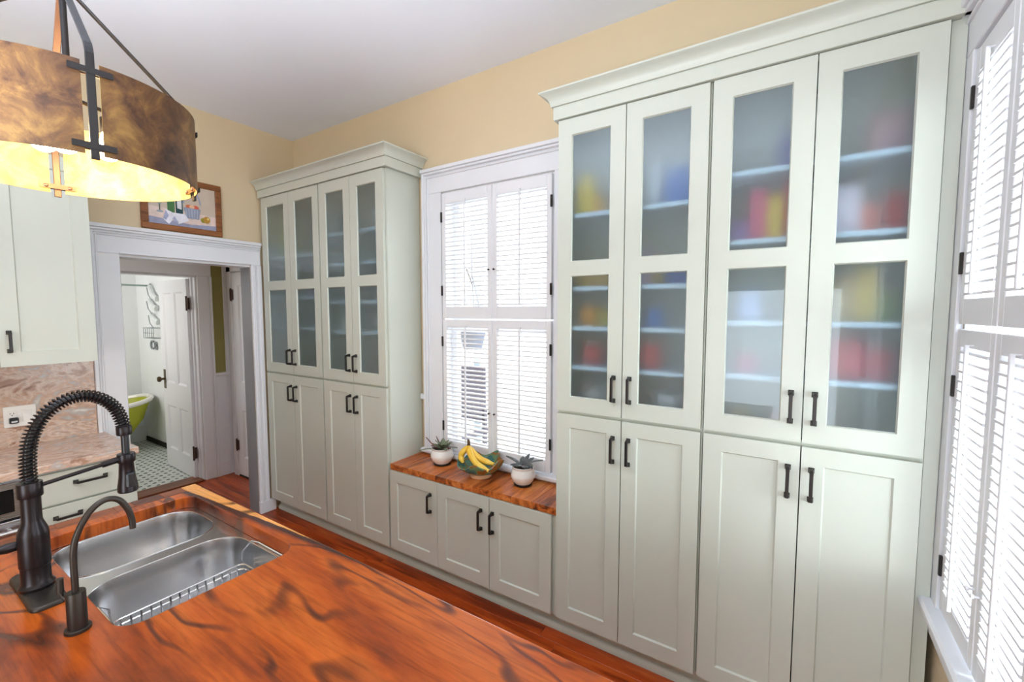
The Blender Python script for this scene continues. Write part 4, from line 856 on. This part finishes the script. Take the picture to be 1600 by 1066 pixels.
# spring faucet
fx, fy = -0.905, -1.636
fc = thing('spring_faucet', (fx, fy, ZI), 'tall dark bronze spring neck faucet standing behind the sink on its plate', 'faucet')
MB().loops([[(x, y, ZI + z) for x, y in rrect(fx - 0.125 + i, fx + 0.128 - i, fy - 0.033 + i, fy + 0.036 - i, 0.02 - i)] for i, z in ((0.0, 0.0005), (0.0, 0.006), (0.002, 0.009), (0.005, 0.011))], True, True, True).build('deck_plate', M['gunmetal'], fc, smooth=True)
MB().lathe([(0.034, 0.011), (0.035, 0.018), (0.031, 0.024), (0.0285, 0.03), (0.0285, 0.07), (0.030, 0.072), (0.030, 0.152), (0.029, 0.162), (0.0205, 0.186), (0.0195, 0.192), (0.0195, 0.252)], (fx, fy, ZI), 28).build('body', M['orb'], fc, smooth=True, angle=30)
MB().lathe([(0.0235, 0.252), (0.0245, 0.255), (0.0245, 0.288), (0.0235, 0.29), (0.0, 0.29)], (fx, fy, ZI), 28).build('collar', M['orb'], fc, smooth=True, angle=30)
mb = MB(); mb.lathe([(0.012, 0.0), (0.013, 0.018), (0.010, 0.03), (0.0, 0.033)], (0, 0, 0), 14, lambda x, y, z: (fx - 0.012 + x, fy - 0.028 - z, ZI + 0.13 + y))
mb.tube([(fx - 0.012, fy - 0.05, ZI + 0.13), (fx - 0.03, fy - 0.075, ZI + 0.15), (fx - 0.045, fy - 0.09, ZI + 0.17)], 0.005, 8)
mb.build('lever', M['orb'], fc, smooth=True)
zc0 = ZI + 0.29
ctr = [(0, zc0), (0.0, zc0 + 0.05), (0.006, 1.315), (0.024, 1.362), (0.05, 1.394), (0.085, 1.414), (0.12, 1.416), (0.15, 1.402), (0.176, 1.374), (0.19, 1.335), (0.194, 1.31)]
def catmull(P, n=10):
    out = []
    for i in range(len(P) - 1):
        p0 = P[max(i - 1, 0)]; p1 = P[i]; p2 = P[i + 1]; p3 = P[min(i + 2, len(P) - 1)]
        for k in range(n):
            t = k / n; out.append(tuple(0.5 * ((2 * p1[j]) + (-p0[j] + p2[j]) * t + (2 * p0[j] - 5 * p1[j] + 4 * p2[j] - p3[j]) * t * t + (-p0[j] + 3 * p1[j] - 3 * p2[j] + p3[j]) * t ** 3) for j in range(len(p1))))
    out.append(tuple(P[-1])); return out
cl_ = [Vector((fx, fy + a, z)) for a, z in catmull(ctr, 8)]
hose_end = [Vector((fx, fy + 0.196, z)) for z in (1.28, 1.25, 1.225)]
MB().tube(cl_ + hose_end, 0.0098, 12).build('hose', M['black'], fc, smooth=True)
# coil spring around the hose
L_ = [0.0]
for a, b in zip(cl_[:-1], cl_[1:]): L_.append(L_[-1] + (b - a).length)
def along(s):
    for i in range(len(cl_) - 1):
        if s <= L_[i + 1] or i == len(cl_) - 2:
            t = (s - L_[i]) / max(1e-6, L_[i + 1] - L_[i]); return cl_[i].lerp(cl_[i + 1], t), (cl_[i + 1] - cl_[i]).normalized()
turns = 46; pts = []
for k in range(turns * 10 + 1):
    s = L_[-1] * k / (turns * 10); p, t = along(s); u = Vector((1, 0, 0)); w = t.cross(u).normalized(); a = 2 * pi * k / 10
    pts.append(p + (u * cos(a) + w * sin(a)) * 0.0155)
MB().tube(pts, 0.0024, 5).build('coil_spring', M['orb'], fc, smooth=True)
MB().lathe([(0.0175, 0), (0.0185, 0.004), (0.0185, 0.022), (0.0165, 0.026)], (fx, fy + 0.195, 1.288), 18).build('spring_end_cap', M['orb'], fc, smooth=True)
MB().lathe([(0.0, -0.002), (0.0225, 0.0), (0.0245, 0.004), (0.0235, 0.018), (0.0195, 0.045), (0.017, 0.085), (0.0178, 0.087), (0.0178, 0.112), (0.012, 0.115)], (fx, fy + 0.196, 1.118), 24).build('spray_head', M['orb'], fc, smooth=True, angle=30)
mb = MB(); mb.box(fx + 0.014, fx + 0.03, fy + 0.186, fy + 0.208, 1.135, 1.178); mb.build('spray_button', M['black'], fc, 0.004)
mb = MB(); mb.tube([(fx, fy + 0.02, 1.196), (fx, fy + 0.17, 1.217)], 0.0055, 8); mb.tube([(fx, fy + 0.142, 1.213), (fx, fy + 0.182, 1.2185)], 0.009, 10)
mb.build('support_arm', M['orb'], fc, smooth=True)
MB().lathe([(0.0205, 0), (0.0215, 0.003), (0.0215, 0.022), (0.0205, 0.025)], (fx, fy + 0.196, 1.207), 20).build('holder_ring', M['orb'], fc, smooth=True)
# filter faucet
gx, gy = -0.618, -1.622
gf = thing('filter_faucet', (gx, gy, ZI), 'small gunmetal gooseneck filter faucet in front of the spring faucet', 'faucet')
MB().lathe([(0.0235, 0.0005), (0.0235, 0.007), (0.022, 0.009), (0.0175, 0.0095), (0.0175, 0.09), (0.0168, 0.092), (0.007, 0.0925)], (gx, gy, ZI), 24).build('body', M['gunmetal'], gf, smooth=True, angle=30)
sp = [(gx, gy, ZI + 0.09)] + [(gx, gy + a, z) for a, z in catmull([(0.0, 1.03), (0.001, 1.105), (0.012, 1.15), (0.034, 1.188), (0.06, 1.204), (0.084, 1.196), (0.1, 1.168), (0.107, 1.14), (0.108, 1.115)], 6)]
MB().tube(sp, 0.0066, 12).build('spout', M['gunmetal'], gf, smooth=True)
mb = MB(); mb.tube([(gx - 0.013, gy - 0.012, ZI + 0.075), (gx - 0.02, gy - 0.018, ZI + 0.083), (gx - 0.022, gy - 0.02, ZI + 0.095)], 0.004, 8); mb.tube([(gx - 0.022, gy - 0.02, ZI + 0.092), (gx - 0.022, gy - 0.02, ZI + 0.125)], 0.0066, 10)
mb.build('lever', M['gunmetal'], gf, smooth=True)

# ------------------------------------------------------------------ pendant lamp
px, py, PR, PZ0, PZ1 = -1.055, -1.478, 0.296, 2.043, 2.268
pd = thing('pendant_lamp', (px, py, 2.04), 'round bronze drum pendant with glowing gold lining over the island', 'lamp')
ROT = radians(-5)
for k in range(4):
    a0 = ROT + k * pi / 2 + 0.060; a1 = ROT + (k + 1) * pi / 2 - 0.060; n = 20
    mb = MB()
    A = [a0 + (a1 - a0) * i / n for i in range(n + 1)]
    P = lambda r, a, z: (px + r * cos(a), py + r * sin(a), z)
    mb.cur = 0; mb.loops([[P(PR, a, PZ0) for a in A], [P(PR, a, PZ1) for a in A]], False)
    mb.loops([[P(PR, a, PZ1) for a in A], [P(PR - .003, a, PZ1) for a in A]], False); mb.loops([[P(PR, a, PZ0) for a in A], [P(PR - .003, a, PZ0) for a in A]], False)
    mb.cur = 1; mb.loops([[P(PR - .003, a, PZ0) for a in A], [P(PR - .003, a, PZ1) for a in A]], False)
    mb.build('shade_panel', [M['shade_out'], M['shade_in']], pd, smooth=True, angle=30)
ZAP = 2.55
for k in range(4):
    a = ROT + k * pi / 2; rd = Vector((cos(a), sin(a), 0)); tn = Vector((-sin(a), cos(a), 0)); c = Vector((px, py, 0))
    def Q(r, t, z): return c + rd * r + tn * t + Vector((0, 0, z))
    mb = MB()
    path = [(PR + 0.002, PZ0 - 0.012), (PR + 0.002, PZ1 + 0.022), (PR - 0.003, PZ1 + 0.036), (PR - 0.012, PZ1 + 0.052), (0.022, ZAP + 0.016)]
    rings = [[Q(r - 0.004, -0.0085, z), Q(r - 0.004, 0.0085, z), Q(r + 0.004, 0.0085, z), Q(r + 0.004, -0.0085, z)] for r, z in path]
    mb.loops(rings, True, True, True).build('strap', [M['iron'], M['iron'], M['copper'], M['iron']][k], pd, 0.0012)
    for z in (PZ0 + 0.020, PZ1 - 0.022):
        mb = MB(); vs = []
        for r in (PR + 0.0065, PR + 0.0105):
            for t in (-0.042, 0.042):
                for dz in (-0.0075, 0.0075): vs.append(Q(r - (t / PR) ** 2 * PR / 2, t, z + dz))
        mb.add(vs, [(0, 1, 3, 2), (4, 6, 7, 5), (0, 2, 6, 4), (1, 5, 7, 3), (0, 4, 5, 1), (2, 3, 7, 6)]); mb.build('bracket', M['iron'], pd)
        mb = MB(); vs = []
        for r in (PR - 0.008, PR - 0.0045):
            for t in (-0.042, 0.042):
                for dz in (-0.0075, 0.0075): vs.append(Q(r - (t / PR) ** 2 * PR / 2, t, z + dz))
        mb.add(vs, [(0, 1, 3, 2), (4, 6, 7, 5), (0, 2, 6, 4), (1, 5, 7, 3), (0, 4, 5, 1), (2, 3, 7, 6)]); mb.build('bracket', M['copper'], pd)
        for t in (-0.028, 0.028):
            MB().lathe([(0.006, 0), (0.006, 0.004), (0.003, 0.006)], (0, 0, 0), 8, lambda x, y, zz, t=t, z=z: tuple(Q(PR - 0.009 - zz, t + x, z + y))).build('bolt', M['copper'], pd)
MB().lathe([(0.0, 0.0), (0.022, 0.002), (0.024, 0.03), (0.012, 0.04), (0.009, 0.045), (0.009, ZC - ZAP - 0.03)], (px, py, ZAP + 0.012), 20).build('stem', M['iron'], pd, smooth=True)
MB().lathe([(0.075, ZC - 0.022), (0.08, ZC - 0.018), (0.08, ZC - 0.001)], (px, py, 0), 24).build('canopy', M['iron'], pd, smooth=True)
MB().lathe([(0.02, 2.20), (0.02, 2.285), (0.008, 2.29), (0.008, ZAP)], (px, py, 0), 12).build('center_stem', M['iron'], pd, smooth=True)
for k in range(4):
    a = ROT + k * pi / 2 + (-0.22 if k == 0 else 0.5); rb = 0.165 if k == 0 else 0.10; dz = 0.0 if k == 0 else 0.055
    bx, by = px + rb * cos(a), py + rb * sin(a)
    MB().tube([(px, py, 2.215 + dz), (bx, by, 2.215 + dz), (bx, by, 2.185 + dz)], 0.006, 6).build('arm', M['iron'], pd)
    MB().lathe([(0.013, 2.15 + dz), (0.016, 2.155 + dz), (0.016, 2.195 + dz), (0.01, 2.2 + dz)], (bx, by, 0), 12).build('socket', M['iron'], pd, smooth=True)
    MB().lathe([(0.0, 2.066 + dz), (0.012, 2.068 + dz), (0.022, 2.074 + dz), (0.028, 2.085 + dz), (0.030, 2.096 + dz), (0.027, 2.109 + dz), (0.018, 2.131 + dz), (0.013, 2.15 + dz)], (bx, by, 0), 16).build('bulb', M['bulb'], pd, smooth=True)

# ------------------------------------------------------------------ bench top pots and bowl
def pot(x, y, r, h, label):
    z = 0.6725; t = thing('potted_succulent', (x, y, z), label, 'plant')
    MB().lathe([(r * .68, 0), (r * .74, 0.002), (r * .75, 0.010), (r * .66, 0.012), (0, .010)], (x, y, z), 28).build('saucer', M['black'], t, smooth=True)
    zz = 0.0095
    MB().lathe([(r * .55, zz), (r * .64, zz + .001), (r * .86, zz + h * .2), (r * .985, zz + h * .42), (r * .99, zz + h * .55), (r * .9, zz + h * .78), (r * .84, zz + h * .87), (r * .88, zz + h * .94), (r * .91, zz + h), (r * .86, zz + h * 1.01), (r * .79, zz + h * .93), (r * .78, zz + h * .86)], (x, y, z), 32, cap=False).build('pot', M['ceramic'], t, smooth=True)
    MB().lathe([(0.0, zz + h * .9), (r * .4, zz + h * .9), (r * .79, zz + h * .87)], (x, y, z), 24).build('soil', M['soil'], t, smooth=True)
    return t, z + zz + h * .9
def leaf(t, c, az, el, ln, wd, mat, curl=0.5):
    rings = []; n = 6
    d = Vector((cos(az), sin(az), 0)); s = Vector((-sin(az), cos(az), 0)); p = Vector(c)
    for i in range(n + 1):
        a = i / n; e = el - curl * a; w = wd * (0.25 + 0.75 * sin(pi * min(1, a * 0.85 + 0.15)) ** 0.8) * (1 if i < n else 0.15)
        up = Vector((0, 0, 1)); nrm = (up * cos(e) - d * sin(e))
        rings.append([p + s * w, p + nrm * (0.0035 + 0.1 * wd), p - s * w, p - nrm * 0.002]); p = p + (d * cos(e) + up * sin(e)) * (ln / n)
    MB().loops(rings, True, True, True).build('leaf', mat, t, smooth=True, angle=80)
t, zt_ = pot(-1.13, 0.185, 0.075, 0.098, 'white pot of green and reddish succulents at the left of the bench')
random.seed(3)
for k in range(9):
    a = 2 * pi * k / 9 + random.uniform(-.2, .2); leaf(t, (-1.13 + .022 * cos(a), 0.185 + .022 * sin(a), zt_), a, random.uniform(.35, .9), random.uniform(.05, .085), random.uniform(.013, .02), M['leaf'] if k % 3 else M['leafred'], random.uniform(.5, 1.2))
for k in range(7):
    a = 2 * pi * k / 7 + .3; leaf(t, (-1.13 + .01 * cos(a), 0.185 + .01 * sin(a), zt_ + .012), a, random.uniform(.7, 1.2), random.uniform(.035, .06), random.uniform(.011, .017), M['leaf'], .6)
leaf(t, (-1.16, 0.16, zt_), radians(200), 0.9, 0.10, 0.007, M['leafred'], 0.2); leaf(t, (-1.15, 0.2, zt_), radians(170), 0.95, 0.085, 0.006, M['leafred'], 0.2); leaf(t, (-1.16, 0.15, zt_), radians(215), 0.2, 0.10, 0.010, M['leaf'], 0.7)
t, zt_ = pot(-0.52, 0.178, 0.070, 0.098, 'white pot with a sparse dark leaved plant at the right of the bench')
for (az, el, ln, wd) in ((195, .75, .10, .021), (215, .35, .06, .022), (20, .65, .11, .019), (60, .8, .07, .021), (320, .35, .05, .021), (260, .5, .05, .02), (120, .7, .07, .019), (350, .3, .06, .012), (90, .95, .08, .013)):
    a = radians(az); c = (-0.52 + .012 * cos(a), 0.178 + .012 * sin(a), zt_ + .012)
    MB().tube([(-0.52, .178, zt_ - .01), c], 0.0035, 6).build('stem', M['leafred'], t)
    leaf(t, c, a, el, ln, wd, M['leafdark'], .75)
# ceramic leaf bowl
bw = thing('ceramic_bowl', (-0.80, 0.155, 0.6725), 'green and brown glazed leaf-edged ceramic bowl holding bananas', 'bowl')
def glaze():
    m, N, L, Bs = nodes_of('leaf_glaze'); tc = N.new('ShaderNodeTexCoord'); nz = N.new('ShaderNodeTexNoise'); nz.inputs['Scale'].default_value = 6.5; nz.inputs['Detail'].default_value = 1; nz.inputs['Distortion'].default_value = 1.0
    L.new(tc.outputs['Object'], nz.inputs['Vector']); r = ramp(N, [(0.36, srgb(60, 112, 108)), (0.44, srgb(100, 130, 92)), (0.50, srgb(146, 96, 44)), (0.56, srgb(86, 124, 100)), (0.64, srgb(190, 180, 160)), (0.68, srgb(84, 128, 124))]); r.color_ramp.interpolation = 'CONSTANT'
    L.new(nz.outputs['Fac'], r.inputs['Fac']); L.new(r.outputs['Color'], Bs.inputs['Base Color']); Bs.inputs['Roughness'].default_value = 0.2; return m
n = 48; bx, by, bz = -0.80, 0.155, 0.6725
def rim(a): return 1 + 0.07 * sin(5 * a + 0.6) + 0.035 * sin(11 * a)
outer, inner = [], []
for r, z in ((0.058, 0.022), (0.085, 0.030), (0.110, 0.045), (0.130, 0.068), (0.142, 0.092)):
    k = max(0, (z - .03) / .062); outer.append([(bx + r * (1 + (rim(a) - 1) * k) * cos(a), by + r * .86 * (1 + (rim(a) - 1) * k) * sin(a), bz + z + k * .018 * sin(5 * a + 1.6) + k * 0.016 * cos(a - 0.9)) for a in [2 * pi * i / n for i in range(n)]])
for rr in outer: inner.append([(bx + (x - bx) * .965, by + (y - by) * .965, z + .005) for x, y, z in rr])
mb = MB(); mb.loops(outer + inner[::-1], True, True, True); mb.build('bowl_body', glaze(), bw, smooth=True, angle=60)
MB().lathe([(0.062, 0), (0.066, 0.004), (0.062, 0.022), (0.055, 0.024), (0.05, 0.003)], (bx, by, bz), 28).build('foot_ring', M['terracotta'], bw, smooth=True)
ba = thing('banana_bunch', (-0.83, 0.13, 0.73), 'bunch of ripe yellow bananas lying in the ceramic bowl', 'bananas')
stem0 = Vector((-0.873, 0.135, 0.868))
for j, tgt in enumerate((((-0.84, .105, .815), (-0.775, .085, .768), (-0.69, .085, .745)), ((-0.845, .14, .81), (-0.785, .145, .775), (-0.70, .15, .762)), ((-0.895, .11, .815), (-0.905, .10, .785), (-0.885, .095, .752)))):
    path = catmull([tuple(stem0 - Vector((0, 0, .02)))] + [tuple(p) for p in tgt], 6)
    m_ = len(path); rad = [0.006 + 0.0125 * min(1, (i / (m_ - 1)) * 4) * min(1, max(0.25, (1 - i / (m_ - 1)) * 5)) for i in range(m_)]
    MB().tube(path, rad, 7).build('banana', M['banana'], ba, smooth=True, angle=70)
    e = Vector(path[-1]); d = (e - Vector(path[-2])).normalized(); MB().tube([e - d * .002, e + d * .007], [0.0055, 0.004], 7).build('banana_tip', M['bananatip'], ba)
MB().tube([stem0 - Vector((0, 0, .026)), stem0, stem0 + Vector((-.004, 0, .016))], [0.011, 0.009, 0.0075], 8).build('stem', M['bananatip'], ba, smooth=True)

# ------------------------------------------------------------------ outdoors, seen between the louvers
o = MB().box(-7, 7, 0.6, 9, -0.5, -0.42).build('floor_porch', M['deckfloor']); o['kind'] = 'structure'
pp = thing('porch_post', (-2.24, 2.0, -0.42), 'pale blue porch post seen through the upper left shutter', 'post')
MB().box(-2.285, -2.19, 2.0, 2.09, -0.42, 3.3).build('shaft', M['siding'], pp, 0.005)
MB().box(-2.285, -1.85, 1.46, 2.09, 3.3, 3.4).build('beam', M['siding'], pp, 0.005)
MB().box(-2.315, -2.16, 1.97, 2.12, -0.42, -0.25).build('base', M['siding'], pp, 0.005)
hp = thing('hanging_planter', (-1.905, 1.5, 1.28), 'slate grey tapered planter hanging outside the lower left shutter', 'planter')
MB().lathe([(0.08, 1.28), (0.09, 1.28), (0.142, 1.475), (0.15, 1.475), (0.15, 1.495), (0.13, 1.495), (0.08, 1.30)], (-1.905, 1.5, 0), 24).build('pot', M['planter'], hp, smooth=True)
for k in range(3):
    a = 2 * pi * k / 3; MB().tube([(-1.905 + .14 * cos(a), 1.5 + .14 * sin(a), 1.49), (-1.905, 1.5, 2.0)], 0.004, 5).build('chain', M['planter'], hp)
MB().tube([(-1.905, 1.5, 2.0), (-1.905, 1.5, 3.3)], 0.005, 5).build('hanger', M['planter'], hp)
ch = thing('porch_chair', (-2.25, 1.75, -0.42), 'dark wicker porch chair outside the lower left shutter', 'chair')
MB().box(-2.46, -2.06, 1.9, 1.94, 0.45, 1.05).build('backrest', M['wicker'], ch, 0.01); MB().box(-2.46, -2.06, 1.5, 1.94, 0.02, 0.08).build('seat', M['wicker'], ch, 0.01)
for x in (-2.45, -2.09):
    MB().box(x, x + 0.04, 1.5, 1.54, -0.42, 0.35).build('leg', M['wicker'], ch); MB().box(x, x + 0.04, 1.9, 1.94, -0.42, 0.6).build('leg', M['wicker'], ch); MB().box(x - .01, x + 0.05, 1.5, 1.94, 0.33, 0.37).build('armrest', M['wicker'], ch)
br = thing('bare_branch', (-2.43, 2.3, -0.42), 'thin bare branch crossing outside the upper left shutter', 'branch')
MB().tube([(-2.74, 2.3, 2.32), (-2.62, 2.3, 2.17), (-2.51, 2.3, 1.93), (-2.45, 2.3, 1.7), (-2.43, 2.3, -0.42)], 0.008, 6).build('stem', M['bark'], br)
for a, b in (((-2.62, 2.3, 2.17), (-2.53, 2.3, 2.15)), ((-2.53, 2.3, 1.98), (-2.43, 2.3, 2.11)), ((-2.48, 2.3, 1.82), (-2.40, 2.3, 1.9))): MB().tube([a, b], 0.005, 5).build('twig', M['bark'], br)

# ------------------------------------------------------------------ families of alike things
for o in list(scene.objects):
    if o.parent is None and o.get('label') and not o.get('group'):
        g = {'window_shutter': 'louvered window shutters', 'pantry_cabinet': 'tall sage pantry cabinets', 'wall_cabinet': 'sage wall cabinets', 'potted_succulent': 'potted plants on the bench', 'hanging_towel': 'towels on the bathroom hooks', 'crown_molding': 'crown moldings on the tall cabinets', 'wall_letter': 'metal letters on the bathroom wall'}.get(o.name.split('.')[0])
        if g: o['group'] = g
